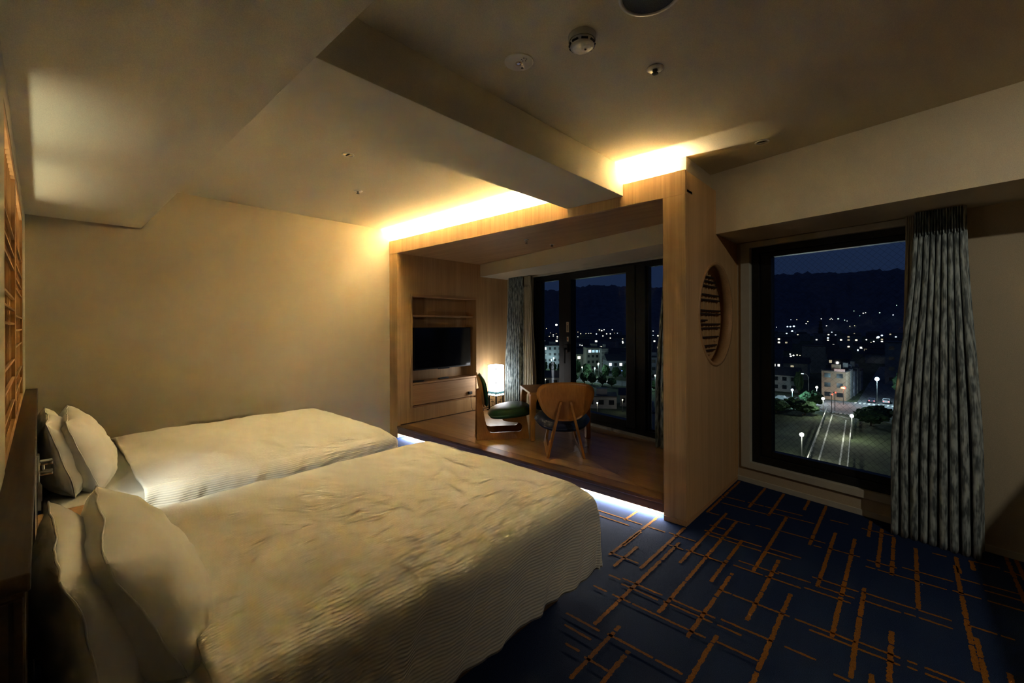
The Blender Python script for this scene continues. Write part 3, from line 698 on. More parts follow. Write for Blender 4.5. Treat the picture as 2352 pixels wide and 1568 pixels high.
for sx in (-1, 1):
    MB().box(sx * HW - .001 if sx > 0 else -HW - .001, sx * HW + .001 if sx > 0 else -HW + .001, -HD + .04, HD - .04, TZ - .022, TZ - .003).build('edge_band', M_EDGE, tb)
for sx in (-1, 1):
    for sy in (-1, 1):
        mb = MB(); secs = []
        for z, wx, wy in ((0, .046, .066), (.25, .052, .074), (.40, .062, .086), (.455, .08, .105), (.484, .12, .15)):
            xo, yo = sx * (HW - .004), sy * (HD - .004); secs.append([(xo, yo, z), (xo - sx * wx, yo, z), (xo - sx * wx, yo - sy * wy, z), (xo, yo - sy * wy, z)])
        vs_ = [p for s in secs for p in s]; fs = [(0, 1, 2, 3), tuple(4 * (len(secs) - 1) + k for k in range(4))]
        for j in range(len(secs) - 1):
            for k in range(4): fs.append((4 * j + k, 4 * j + (k + 1) % 4, 4 * j + 4 + (k + 1) % 4, 4 * j + 4 + k))
        mb.add(vs_, fs).build('leg', M_TEAKV, tb, bevel=.006)

# ------------------------------------------------------------------ paper lamp, television, small things
def paper_mat():
    mt, t, b = base_mat('washi_paper')
    c = N(t, 'ShaderNodeTexCoord'); sp = N(t, 'ShaderNodeSeparateXYZ'); t.links.new(c.outputs['Object'], sp.inputs[0])
    nz_ = N(t, 'ShaderNodeTexNoise', Scale=55.0, Detail=3.0); t.links.new(c.outputs['Object'], nz_.inputs['Vector'])
    ad = N(t, 'ShaderNodeMath', operation='MULTIPLY_ADD'); ad.inputs[1].default_value = .03; t.links.new(nz_.outputs['Fac'], ad.inputs[0]); t.links.new(sp.outputs['Z'], ad.inputs[2])
    mr = N(t, 'ShaderNodeMapRange'); mr.inputs['From Min'].default_value = .0; mr.inputs['From Max'].default_value = .64; t.links.new(ad.outputs[0], mr.inputs['Value'])
    r = N(t, 'ShaderNodeValToRGB'); cr = r.color_ramp; cr.elements[0].position = .30; cr.elements[0].color = (.95, .78, .5, 1)
    for p, col in ((.385, (.9, .78, .55, 1)), (.395, (.010, .028, .03, 1)), (.44, (.018, .04, .044, 1)), (.455, (.9, .92, .95, 1)), (.63, (.93, .94, .97, 1)), (.645, (.05, .055, .065, 1)), (.66, (.93, .94, .97, 1)), (.94, (.93, .94, .97, 1)), (.955, (.025, .03, .034, 1)), (.975, (.9, .92, .95, 1))):
        e = cr.elements.new(p); e.color = col
    cr.elements[-1].color = (.9, .9, .92, 1)
    t.links.new(mr.outputs[0], r.inputs['Fac']); t.links.new(r.outputs['Color'], b.inputs['Base Color']); t.links.new(r.outputs['Color'], b.inputs['Emission Color'])
    b.inputs['Emission Strength'].default_value = P_PAPER; b.inputs['Roughness'].default_value = .8
    return mt
M_PAPER = paper_mat()
M_IRON = plain('black_iron', (.012, .011, .010), .45, .2, 30, 0, .5)
la = empty('paper_lamp', (4.40, 4.335, ZF + .001), 0, 'square white paper floor lamp on a black fretwork stand', 'lamp')
q = .082
MB().box(-.095, .095, -.095, .095, 0, .012).build('base', M_IRON, la, bevel=.002)
for sx in (-1, 1):
    for sy in (-1, 1): MB().box(sx * .07 - .011, sx * .07 + .011, sy * .07 - .004, sy * .07 + .004, .012, .212).build('leg', M_IRON, la)
for pts in ([(-.06, -.07, .075), (.012, -.07, .075), (.012, -.07, .155), (.06, -.07, .155)], [(-.03, -.07, .012), (-.03, -.07, .125), (.03, -.07, .125)],
            [(-.07, -.06, .075), (-.07, .012, .075), (-.07, .012, .155), (-.07, .06, .155)], [(-.07, -.03, .012), (-.07, -.03, .125), (-.07, .03, .125)]):
    for a, b in zip(pts[:-1], pts[1:]): MB().bar(a, b, .006, .006).build('fretwork_bar', M_IRON, la)
MB().box(-q, q, -q, q, .205, .212).build('shade_plate', M_IRON, la)
for k, (a, b, c, d) in enumerate(((-q, q, -q, -q + .002), (-q, q, q - .002, q), (-q, -q + .002, -q, q), (q - .002, q, -q, q))):
    MB().box(a, b, c, d, .214, .640).build('paper_panel', M_PAPER, la)
MB().box(-q, q, -q, q, .641, .643).build('paper_panel', M_PAPER, la)
for sx in (-1, 1):
    for sy in (-1, 1): MB().box(sx * q - .0027, sx * q + .0027, sy * q - .0027, sy * q + .0027, .205, .645).build('shade_rib', M_IRON, la)
for sx in (-1, 1):
    MB().box(sx * q - .0015, sx * q + .0015, -q, q, .640, .6445).build('shade_rib', M_IRON, la); MB().box(-q, q, sx * q - .0015, sx * q + .0015, .640, .6445).build('shade_rib', M_IRON, la)
# cord with switch to the socket in the niche flap
M_CORD = plain('cord_brown', (.04, .03, .025), .5)
cd_ = empty('lamp_cord', (4.07, 4.5, ZF), 0, 'thin dark lamp cord with plug and inline switch along the skirting', 'cord')
def cpart(mb, name, mt, **k): return wpart(mb, name, mt, cd_, **k)
cpart(MB().tube([(4.065, 4.505, .385), (4.065, 4.50, .36), (4.068, 4.497, .28), (4.07, 4.495, .20), (4.10, 4.49, .155), (4.16, 4.47, .147), (4.20, 4.45, .146)], .0025, 6), 'wire', M_CORD, smooth=True)
cpart(MB().tube([(4.24, 4.43, .146), (4.29, 4.415, .146), (4.31, 4.38, .146)], .0025, 6), 'wire', M_CORD, smooth=True)
cpart(MB().box(4.035, 4.095, YT - .030, YT + .003, .385, .425), 'plug', M_DARKP, bevel=.004)
cpart(MB().box(4.20, 4.245, 4.42, 4.455, .1425, .16), 'inline_switch', M_DARKP, bevel=.004)
# television on its bracket
tv = empty('television', (3.645, 4.62, 1.05), 0, 'black flat television mounted in the oak niche', 'television')
wpart(MB().box(3.168, 4.122, 4.566, 4.60, .782, 1.325), 'housing', M_DARKP, tv, bevel=.004)
wpart(MB().box(3.178, 4.112, 4.563, 4.566, .80, 1.315), 'screen', M_SCREEN, tv)
wpart(MB().box(3.55, 3.74, 4.565, 4.585, .772, .784), 'sensor_bump', M_DARKP, tv, bevel=.003)
wpart(MB().box(3.5, 3.8, 4.60, 4.736, .95, 1.15), 'bracket', M_IRON, tv)
rc = empty('remote_control', (3.66, 4.60, .6365), math.radians(8), 'black remote control on the ledge below the television', 'remote control')
MB().box(-.09, .09, -.02, .02, .0, .018).build('body', M_DARKP, rc, bevel=.006)
for i in range(7):
    for j in range(3): MB().box(-.075 + i * .022, -.063 + i * .022, -.013 + j * .010, -.006 + j * .010, .018, .0195).build('button', M_GRILLE, rc)
sb = empty('tuner_box', (3.24, 4.60, .6365), 0, 'small flat black box at the left end of the ledge', 'tuner box')
MB().box(-.09, .07, -.05, .05, 0, .014).build('case', M_DARKP, sb, bevel=.003); MB().box(-.06, -.05, -.052, -.05, .004, .009).build('indicator', M_CHROME, sb)

# ------------------------------------------------------------------ ceiling fittings
def fit(name, loc, label, cat, group=None): return empty(name, loc, 0, label, cat, group)
def downlight(loc, label):
    r = fit('downlight', loc, label, 'downlight', 'recessed downlights')
    MB().lathe([(.030, -.0005), (.041, -.0005), (.041, -.004), (.033, -.005), (.030, -.0005)], cap=False).build('rim', M_WHITEP, r, True)
    MB().lathe([(.031, -.001), (.028, -.0006), (.020, -.0004), (.001, -.0003)], cap=False).build('reflector', M_CHROME, r, True)
    MB().box(-.004, .004, -.026, .026, -.0030, -.0012).build('baffle', M_DARKP, r)
    return r
downlight((1.421, 2.813, ZC), 'unlit recessed downlight in the ceiling above the far bed')
downlight((3.126, .679, ZC), 'unlit recessed downlight near the window header')
def sprinkler(loc, label, R=.037, drop=.0):
    r = fit('sprinkler', loc, label, 'sprinkler', 'fire sprinklers')
    MB().lathe([(.012, 0), (R, 0), (R, -.003), (.016, -.007), (.012, -.007)], cap=False).build('escutcheon', M_WHITEP, r, True)
    MB().lathe([(.011, -.001), (.011, -.012 - drop), (.006, -.014 - drop), (.006, -.022 - drop), (.014, -.023 - drop), (.014, -.025 - drop), (.001, -.026 - drop)], cap=False).build('head', M_CHROME if drop else M_GRILLE, r, True)
    return r
sprinkler((1.896, .842, ZC), 'recessed fire sprinkler in the ceiling right of the smoke detector')
sprinkler((1.860, 3.503, ZC), 'small fire sprinkler in the ceiling over the foot of the far bed')
sprinkler((3.348, 2.858, ZL), 'chrome fire sprinkler in the alcove ceiling', .022, .018)
sprinkler((3.738, 2.826, ZL), 'small recessed sprinkler nearer the window in the alcove ceiling', .026)
r = fit('emergency_light', (1.437, 1.266, ZC), 'flat round emergency light beside the ceiling beam', 'emergency light')
MB().lathe([(.064, 0), (.064, -.003), (.060, -.006), (.012, -.007), (.001, -.007)], cap=False, n=40).build('cover', M_WHITEP, r, True)
MB().lathe([(.016, -.006), (.016, -.010), (.012, -.013), (.001, -.014)], cap=False).build('lens', M_CHROME, r, True)
for a in range(5): MB().lathe([(.0028, -.0068), (.0028, -.0078)], (-.005 + .011 * math.cos(a * 1.256), -.034 + .011 * math.sin(a * 1.256), 0), 10).build('speaker_hole', M_DARKP, r)
MB().lathe([(.006, -.0068), (.006, -.0085)], (.036, .012, 0), 12).build('indicator', M_GRILLE, r)
r = fit('smoke_detector', (1.482, .965, ZC), 'white domed smoke detector in the middle of the ceiling', 'smoke detector')
MB().lathe([(.055, 0), (.055, -.020), (.053, -.024)], cap=False, n=40).build('base', M_WHITEP, r, True)
MB().lathe([(.050, -.024), (.051, -.030), (.047, -.046), (.034, -.052), (.001, -.053)], cap=False, n=40).build('dome', M_WHITEP, r, True)
for a in range(8):
    t = a * PI / 4; c_, s_ = math.cos(t), math.sin(t); o = MB().box(-.002, .004, -.013, .013, -.0035, .0035).build('slot', M_DARKP, r); o.location = (.0485 * c_, .0485 * s_, -.0385); o.rotation_euler = (0, .25, t)
MB().lathe([(.004, -.0525), (.004, -.0545)], (.012, -.008, 0), 12).build('test_lamp', M_DARKP, r)
r = fit('ceiling_speaker', (1.457, .663, ZC), 'round ceiling speaker with dark grille at the top of the view', 'speaker')
MB().lathe([(.096, 0), (.111, 0), (.111, -.004), (.098, -.006), (.096, 0)], cap=False, n=48).build('rim', M_WHITEP, r, True)
MB().lathe([(.097, -.002), (.05, -.004), (.001, -.0045)], cap=False, n=48).build('grille', M_GRILLE, r, True)

# ------------------------------------------------------------------ unseen cabinet added to cut off the ceiling spot over it
cb = empty('unseen_cabinet', (2.2, -1.35, 0), 0, 'unseen oak cabinet added on the entrance side to cut off the spotlight', 'cabinet')
wpart(MB().box(1.2, 3.25, -1.70, -1.05, .06, 1.57), 'body', M_OAKV, cb); wpart(MB().box(1.18, 3.27, -1.72, -1.03, 1.57, 1.60), 'top_board', M_OAKX, cb, bevel=.003); wpart(MB().box(1.24, 3.21, -1.68, -1.09, 0, .06), 'plinth', M_JOINT, cb)
for k in range(4):
    d_ = wpart(MB().box(1.21 + k * .51, 1.71 + k * .51, -1.05, -1.032, .08, 1.56), 'door', M_OAKV, cb, bevel=.002)
    h_ = wpart(MB().box(1.66 + k * .51, 1.672 + k * .51, -1.032, -1.012, .75, .95), 'handle', M_CHROME, cb, bevel=.002); h_.parent = d_; h_.matrix_parent_inverse = Matrix.Translation(cb.location).inverted() @ Matrix.Identity(4)
    h_.matrix_parent_inverse = d_.matrix_world.inverted()
sp = empty('ceiling_spotlight', (1.6, -1.456, ZC), 0, 'lit ceiling spotlight above the entrance cabinet', 'spotlight')
MB().lathe([(.035, -.0005), (.048, -.0005), (.048, -.004), (.038, -.006)], cap=False).build('rim', M_WHITEP, sp, True)
MB().lathe([(.036, -.004), (.02, -.003), (.001, -.003)], cap=False).build('lens', M_LEDW, sp, True)
spot('spot_beam', (1.6, -1.456, ZC - .02), (3.4, .25, .40), P_SPOT, C_SPOT, 108, 1.0, .015, sp)

#CITY
# ------------------------------------------------------------------ the town at night beyond the windows
G = -23.5
rc_ = random.Random(21)
M_GRASS = plain('ground_grass', (.055, .075, .035), .95, .45, .25)
M_ROAD = plain('asphalt', (.16, .17, .17), .8, .2, .6)
M_LINE = plain('road_paint', (.7, .7, .62), .7, .1, 1)
M_CONC = plain('concrete', (.32, .31, .28), .85, .2, .8)
M_HOUSE = [plain('house_render_%d' % i, c, .85, .15, .5) for i, c in enumerate(((.20, .21, .24), (.13, .14, .17), (.30, .29, .27), (.17, .19, .23), (.36, .33, .27)))]
M_ROOF = [plain('roof_tile_%d' % i, c, .7, .2, 1.2) for i, c in enumerate(((.045, .05, .06), (.06, .055, .055), (.04, .045, .055)))]
M_DARKWIN = plain('window_dark', (.012, .016, .022), .2, .1, 1)
M_LIT = [emit('window_lit_%d' % i, c, s) for i, (c, s) in enumerate((((1, .86, .6), 2.2), ((.75, .88, 1), 2.4), ((1, .95, .8), 1.6), ((.55, .85, .95), 1.0), ((1, .8, .5), .6)))]
M_GLOBE = [emit('lamp_globe_%d' % i, c, s) for i, (c, s) in enumerate((((1, .97, .8), 30), ((.6, .82, 1), 6), ((1, .85, .5), 5), ((.15, .25, 1), 4)))]
M_FAR = [emit('far_lamp_%d' % i, c, s) for i, (c, s) in enumerate((((1, .95, .8), 4), ((.62, .8, 1), 5), ((1, .85, .5), 2.5), ((.7, 1, .75), 2)))]
M_REDL = emit('signal_red', (1, .05, .02), 5); M_TAIL = emit('tail_red', (1, .04, .03), 5); M_BLUEL = emit('signal_blue', (.15, .25, 1), 4)
M_POST = plain('galvanised_post', (.10, .105, .10), .5, .1, 3, 0, .4)
M_LEAF = plain('foliage', (.030, .062, .026), .9, .5, 3, .8, 0, .2, 9)
M_BARK = plain('bark', (.07, .05, .035), .9)
M_HILL = plain('wooded_hill', (.10, .11, .16), .95, .25, .05)
tag(MB().box(10, 2600, -900, 2600, G - 1, G).build('ground', M_GRASS), 'dark ground of the town below the hotel', 'ground', kind='structure')
# hills
RID = [(60, .06), (48, .068), (41.03, .0714), (38.72, .0752), (37.45, .08), (36.3, .0788), (34.71, .0824), (33.01, .0869), (31.33, .0903), (29.66, .0877), (27.64, .0839), (25.34, .077), (24.29, .0803), (23.1, .0797), (19.23, .0885), (14.52, .0937), (11.45, .095), (10.19, .0954), (8.17, .0972), (6.24, .0956), (4.4, .0924), (2.64, .0939), (.33, .0927), (-3.55, .09), (-20, .085)]
def ridge(az):
    for (a0, e0), (a1, e1) in zip(RID[:-1], RID[1:]):
        if a1 <= az <= a0: t = (a0 - az) / (a0 - a1); t = t * t * (3 - 2 * t); return e0 + (e1 - e0) * t
    return .08
mb = MB(); na, nr = 420, 26
for i in range(na + 1):
    az = -19.5 + 79 * i / na; a = math.radians(az)
    for j in range(nr + 1):
        f = j / nr; R = 1120 + 900 * f
        h = ridge(az) * 2020
        z = G + (h + 25) * (sstep(0, 1, f) * .9 + .1 * f) + (noise.noise((az * 2.2, f * 6, 1)) * 10 + noise.noise((az * 9, f * 18, 2)) * 3.5) * min(1, f * 3)
        if j == nr: z = h + 1.35 + noise.noise((az * 8, 0, 5)) * 2.2 + noise.noise((az * 25, 0, 6)) * 1.5
        mb.v.append((R * math.cos(a), R * math.sin(a), z))
for i in range(na):
    for j in range(nr): mb.f.append((i * (nr + 1) + j, (i + 1) * (nr + 1) + j, (i + 1) * (nr + 1) + j + 1, i * (nr + 1) + j + 1))
tag(mb.build('hills', M_HILL, None, True), 'dark wooded ridge beyond the town', 'hills', kind='structure')
# main road, side street, path
tag(MB().box(160, 174, -90, 260, G, G + .05).build('main_road', M_ROAD), 'wide lit main road crossing in front of the town', 'road', kind='structure')
tag(MB().box(174, 330, 2.5, 11.5, G, G + .04).build('side_street', M_ROAD), 'side street running away between the shops', 'road', kind='structure')
tag(MB().box(150, 160, 8, 19, G, G + .045).build('road_mouth', M_ROAD), 'paved mouth of the fenced path at the main road', 'road', kind='structure')
def strip(p, q, wdt, z0, z1):
    p, q = Vector(p), Vector(q); d = (q - p).normalized(); nrm = Vector((-d.y, d.x)) * wdt / 2
    return MB().prism([(p + nrm)[:], (q + nrm)[:], (q - nrm)[:], (p - nrm)[:]], z0, z1)
def lerp(a, b, t): return (a[0] + (b[0] - a[0]) * t, a[1] + (b[1] - a[1]) * t)
A0, A1, B0, B1 = (62, 11.1), (150.8, 16.7), (62, 5.5), (145, 10.6)
pa = MB().prism([A0, B0, B1, A1], G, G + .03).build('fenced_path', plain('path_surface', (.11, .12, .075), .9, .35, .5)); tag(pa, 'straight path between two pale fences seen from above', 'path', kind='structure')
for k, (p, q_) in enumerate((((62, 9.7), (146.7, 15.0)), ((62, 6.7), (140.4, 11.5)))):
    strip(p, q_, .28, G + .03, G + .05).build('painted_line', M_LINE, pa)
strip((147.5, 15.4), (143.5, 11.2), .3, G + .03, G + .05).build('painted_line', M_LINE, pa)
for nm, P0, P1 in (('left', A0, A1), ('right', B0, B1)):
    fe = empty('path_fence', (*P0, G), 0, 'pale low fence along the %s side of the path' % nm, 'fence', 'path fences')
    L_ = math.hypot(P1[0] - P0[0], P1[1] - P0[1])
    wpart(strip(P0, P1, .16, G + .95, G + 1.15), 'rail', M_LINE, fe); wpart(strip(P0, P1, .10, G + .45, G + .6), 'rail', M_LINE, fe)
    me = MB().box(-.07, .07, -.07, .07, 0, 1.1).mesh('post', M_LINE)
    for k in range(0, int(L_ / 4)):
        c = lerp(P0, P1, k * 4 / L_); o = place(me, 'post', fe); o.location = (c[0] - P0[0], c[1] - P0[1], 0)
mk = MB().box(-.9, .9, -.45, .45, 0, .02).mesh('road_marking', M_LINE)
for k in range(7):
    o = place(mk, 'road_marking'); o.location = (149.5 + .1 * k, 10.6 + .95 * k, G + .05); o.rotation_euler = (0, 0, .1); o.scale = (.5, .6, 1)
    tag(o, 'white block in the stop line at the end of the path', 'road marking', 'stop line blocks')
for k in range(9):
    o = place(mk, 'crosswalk_bar'); o.location = (173.2, 3 + 1.1 * k, G + .06); o.scale = (1.6, .6, 1); tag(o, 'white bar of the crossing at the side street', 'road marking', 'crossing bars')
# lamps
gl_me = [MB().lathe([(.01, -.36), (.26, -.25), (.36, 0), (.26, .25), (.01, .36)], n=14, cap=False).mesh('globe', mt_, True) for mt_ in M_GLOBE]
post_me = MB().tube([(0, 0, 0), (0, 0, 1)], .09, 8).mesh('post', M_POST)
def street_lamp(x, y, z, kind, power, label, group, col=(1, .96, .78), scale=1.0):
    r = empty('street_lamp', (x, y, G), 0, label, 'street lamp', group)
    p = place(post_me, 'post', r); p.scale = (1, 1, z - G - .2)
    g = place(gl_me[kind], 'globe', r); g.location = (0, 0, z - G); g.scale = (scale,) * 3
    if power:
        ld = bpy.data.lights.new('lamp_light', 'POINT'); ld.energy = power; ld.color = col; ld.shadow_soft_size = .35
        o = bpy.data.objects.new('lamp_light', ld); COL.objects.link(o); o.parent = r; o.location = (-.95 * scale, 0, z - G - .25)
    return r
GP = 'street lamps in the town'
street_lamp(92.4, 12.9 + 1.0, -18.5, 0, 1500, 'blazing street lamp left of the fenced path', GP)
street_lamp(118.3, 8.7, -18.5, 0, 1500, 'bright street lamp at the right fence of the path', GP)
street_lamp(141, 16.4, -18.5, 0, 1200, 'street lamp at the far left end of the path', GP)
street_lamp(165, 20.8, -18.5, 2, 2500, 'street lamp in front of the orange lit shop building', GP, (.8, .95, 1))
street_lamp(153.7, 25.5, -18.5, 1, 3000, 'bluish street lamp by the main road, left part of the corner window', GP, (.6, .92, 1))
street_lamp(173, 6.6, -15.5, 1, 5000, 'tall bluish lamp at the mouth of the side street', GP, (.65, .88, 1), 1.7)
for i, (x, y, kd, pw) in enumerate(((183, 139, 1, 900), (193, 145, 0, 900), (186, 126, 0, 300), (179, 108, 0, 500), (175, 105.7, 2, 500), (158.8, 103.9, 2, 400), (158.8, 97.6, 1, 500), (150, 67, 2, 300), (163, 72, 0, 700))):
    street_lamp(x, y, -17, kd, pw * 2.2, 'street lamp along the main road seen through the alcove window', 'lamps along the main road', (.72, 1, .92), .8)
street_lamp(157, 84, -17, 3, 0, 'blue glowing signal lamp at the right of the middle light', None, scale=.5)
pr_ = empty('tall_lamp_post', (172.3, 24.0, G), 0, 'tall curved lamp post at the crossroads', 'lamp post')
MB().tube([(0, 0, 0), (0, 0, 7.2), (0, .3, 7.9), (-.1, .9, 8.3), (-.1, 1.5, 8.35)], [.13, .1, .09, .08, .07], 8).build('post', M_POST, pr_, True)
MB().box(-.25, .1, 1.3, 2.0, 8.2, 8.4).build('lamp_head', M_LIT[1], pr_)
for x, y in ((195.8, 114.5), (198.7, 111.1)):
    tag(MB().tube([(x, y, G), (x, y, G + 10.5)], [.22, .16], 8).build('utility_pole', M_POST), 'pale utility pole beside the grey apartment block' if x < 197 else 'second utility pole right of the apartment block', 'pole')
# traffic signals
for (x, y, z), lb in zip(((166.7, 14.3, -18.2), (153.4, 15.1, -18.2), (149.0, 15.4, -18.2)), ('large red traffic signal before the orange lit building', 'small red signal left of the large one', 'leftmost small red signal by the path end')):
    s_ = empty('traffic_signal', (x, y, G), 0, lb, 'traffic signal', 'red traffic signals'); k = 1 if y < 14.5 else .55
    p = place(post_me, 'post', s_); p.scale = (1, 1, z - G + .4)
    MB().box(-.1, .15, -.75 * k, .75 * k, z - G - .3 * k, z - G + .3 * k).build('housing', M_DARKWIN, s_)
    o = MB().lathe([(.01, -.28), (.2, -.2), (.28, 0), (.2, .2), (.01, .28)], n=12, cap=False).build('red_lens', M_REDL, s_, True); o.location = (-.2, -.35 * k, z - G); o.scale = (k * 1.3,) * 3
ld = bpy.data.lights.new('signal_glow', 'POINT'); ld.energy = 1200; ld.color = (1, .3, .12); ld.shadow_soft_size = .4
o = bpy.data.objects.new('signal_glow', ld); COL.objects.link(o); o.location = (166.0, 14.6, -18.4)
# cars
def car(x, y, rz, col, label):
    r = empty('car', (x, y, G + .05), rz, label, 'car', 'cars at the crossroads')
    pr = [(-2.1, .3), (2.1, .3), (2.12, .75), (1.9, .92), (1.0, 1.0), (.55, 1.45), (-1.2, 1.48), (-1.9, 1.0), (-2.12, .9)]
    vs_ = [(a, s, b) for s in (-.85, .85) for a, b in pr]; n = len(pr)
    MB().add(vs_, [tuple(range(n)), tuple(range(n, 2 * n))] + [(i, (i + 1) % n, n + (i + 1) % n, n + i) for i in range(n)]).build('body', col, r, bevel=.06)
    for sx in (-1.35, 1.35):
        for sy in (-.86, .86): MB().tube([(sx, sy - .1, .32), (sx, sy + .1, .32)], .32, 14).build('wheel', M_DARKP, r)
    for sy in (-.62, .62): MB().box(-2.16, -2.08, sy - .16, sy + .16, .68, .86).build('tail_light', M_TAIL, r)
    MB().box(-1.82, -1.25, -.7, .7, 1.05, 1.42).build('rear_window', M_DARKWIN, r)
    return r
M_CARW = plain('car_white', (.5, .5, .5), .3); M_CARD = plain('car_dark', (.05, .05, .07), .3)
car(177.6, 8.0, 0, M_CARD, 'dark car with glowing tail lights, left of the pair in the side street')
car(178.9, 4.6, 0, M_CARW, 'pale car with glowing tail lights, right of the pair in the side street')
M_HEAD = emit('head_light', (1, .95, .85), 14)  # cars below are added to brighten the main road with their lights
for k, (x, y) in enumerate(((163, 78), (168, 84), (163.5, 97), (168.5, 101), (163, 112), (168, 118), (163.5, 127), (168.5, 131), (164, 30), (168.5, -4))):
    c = car(x, y, (-1 if x < 166 else 1) * PI / 2, (M_CARW, M_CARD)[k % 2], ('%s car added for its lights, driving %s on the main road, %s' % (('pale', 'dark')[k % 2], 'towards the right' if x < 166 else 'towards the left', 'number %s from the right' % ('three four five six seven eight nine ten two one'.split()[k]))))
    for sy in (-.6, .6): MB().box(2.08, 2.17, sy - .17, sy + .17, .62, .82).build('head_light', M_HEAD, c)
# lamps far away in the town and at the foot of the hills
FARL = [(1152, 222, -5.0, 0.81), (1175, 197, 12.0, 0.81), (1184, 187, 12.0, 1.01), (1201, 168, 7.8, 1.21), (1199, 171, 2.8, 1.21), (1169, 203, -4.1, 1.62), (1174, 198, -4.1, 1.62), (1179, 192, -3.2, 2.02), (1176, 195, -14.3, 2.02), (1078, 178, -18.5, 1.48), (1222, 145, 13.8, 1.01), (1236, 130, 12.7, 1.01), (1238, 128, 14.7, 0.81), (1240, 126, 12.7, 0.81), (1249, 116, 13.7, 1.62), (1259, 105, 10.6, 1.21), (1263, 101, 8.5, 0.81), (1230, 136, -2.4, 1.21), (1267, 96, -3.6, 0.81), (1274, 88, -2.6, 0.81), (1274, 89, 31.7, 0.81), (1288, 73, 26.6, 1.21), (1292, 69, 27.6, 1.01), (1313, 45, 27.5, 1.41), (1283, 79, 20.6, 0.81), (1335, 22, 22.3, 1.21), (1340, 16, 44.5, 1.01), (1325, 33, -17.0, 2.83), (1330, 27, -14.0, 2.02), (1336, 21, -10.0, 2.02), (855, 31, -18.5, 1.84), (989, 31, -18.5, 1.52), (639, 27, -18.5, 0.69), (607, 28, -18.5, 0.57), (1340, 61, -18.5, 1.04), (705, 37, -18.5, 0.77), (796, 74, -18.5, 0.77), (426, 57, -18.5, 0.35), (404, 46, -18.5, 0.53), (364, 39, -18.5, 0.59), (372, 36, -18.5, 0.72), (404, 37, -18.5, 0.52), (322, 62, -18.5, 0.45), (324, 59, -18.5, 0.35), (337, 57, -18.5, 0.46), (315, 53, -18.5, 0.54), (324, 53, -18.5, 0.56), (330, 52, -18.5, 0.45), (327, 50, -18.5, 0.35), (326, 45, -18.5, 0.44), (358, 46, -18.5, 0.35), (808, 599, 1.8, 2.83), (792, 616, -6.2, 0.81), (798, 609, -17.3, 1.21), (839, 557, -18.5, 1.21), (841, 554, -18.5, 1.21), (848, 544, -18.5, 1.2), (851, 539, -18.5, 1.2), (854, 535, -18.5, 1.6), (875, 525, -9.7, 1.62), (878, 521, -11.7, 1.62), (882, 517, -9.7, 1.21), (895, 503, -9.8, 1.21), (459, 314, -18.5, 0.56), (461, 311, -18.5, 0.67), (569, 353, -18.5, 0.67), (435, 274, -18.5, 0.61), (369, 232, -18.5, 0.43), (351, 240, -18.5, 0.51), (363, 240, -18.5, 0.52), (356, 233, -18.5, 0.51), (628, 353, -18.5, 0.71), (608, 338, -18.5, 0.82), (632, 348, -18.5, 0.99), (636, 342, -18.5, 0.99), (429, 240, -18.5, 0.68), (436, 232, -18.5, 0.87), (959, 433, -13.1, 1.21), (969, 422, -11.2, 1.01), (432, 200, -18.5, 0.55), (447, 199, -18.5, 0.94), (721, 316, -18.5, 0.6), (344, 149, -18.5, 0.43)]
far_me = [MB().lathe([(.05, -1), (.8, -.6), (1, 0), (.8, .6), (.05, 1)], n=10, cap=False).mesh('globe', mt_, True) for mt_ in M_FAR]
def terrain(x, y):   # height of the hill foot
    R = math.hypot(x, y); f = (R - 1120) / 900
    if f <= 0: return G
    az = math.degrees(math.atan2(y, x)); return G + (ridge(az) * 2020 + 25) * (sstep(0, 1, f) * .9 + .1 * f)
for i, (x, y, z, s) in enumerate(FARL):
    r = empty('town_lamp', (x, y, min(G, z - 4) if math.hypot(x, y) < 1100 else min(terrain(x, y), z - 3)), 0, 'tiny far lamp glowing in the distant town', 'lamp', 'far lamps of the town')
    k = (1 if (x > 1160 and x < 1182) or (x > 1320 and y < 40) or x in (855, 989, 364, 372) else rc_.choice((0, 0, 0, 2)))
    if x > 1230 and z > 8 and rc_.random() < .5: k = 3
    base = r.location.z
    g = place(far_me[k], 'globe', r); g.location = (0, 0, z - base); g.scale = (s, s, s * .8)
    p = place(post_me, 'post', r); p.scale = (1.2, 1.2, max(.5, z - base - s * .5))
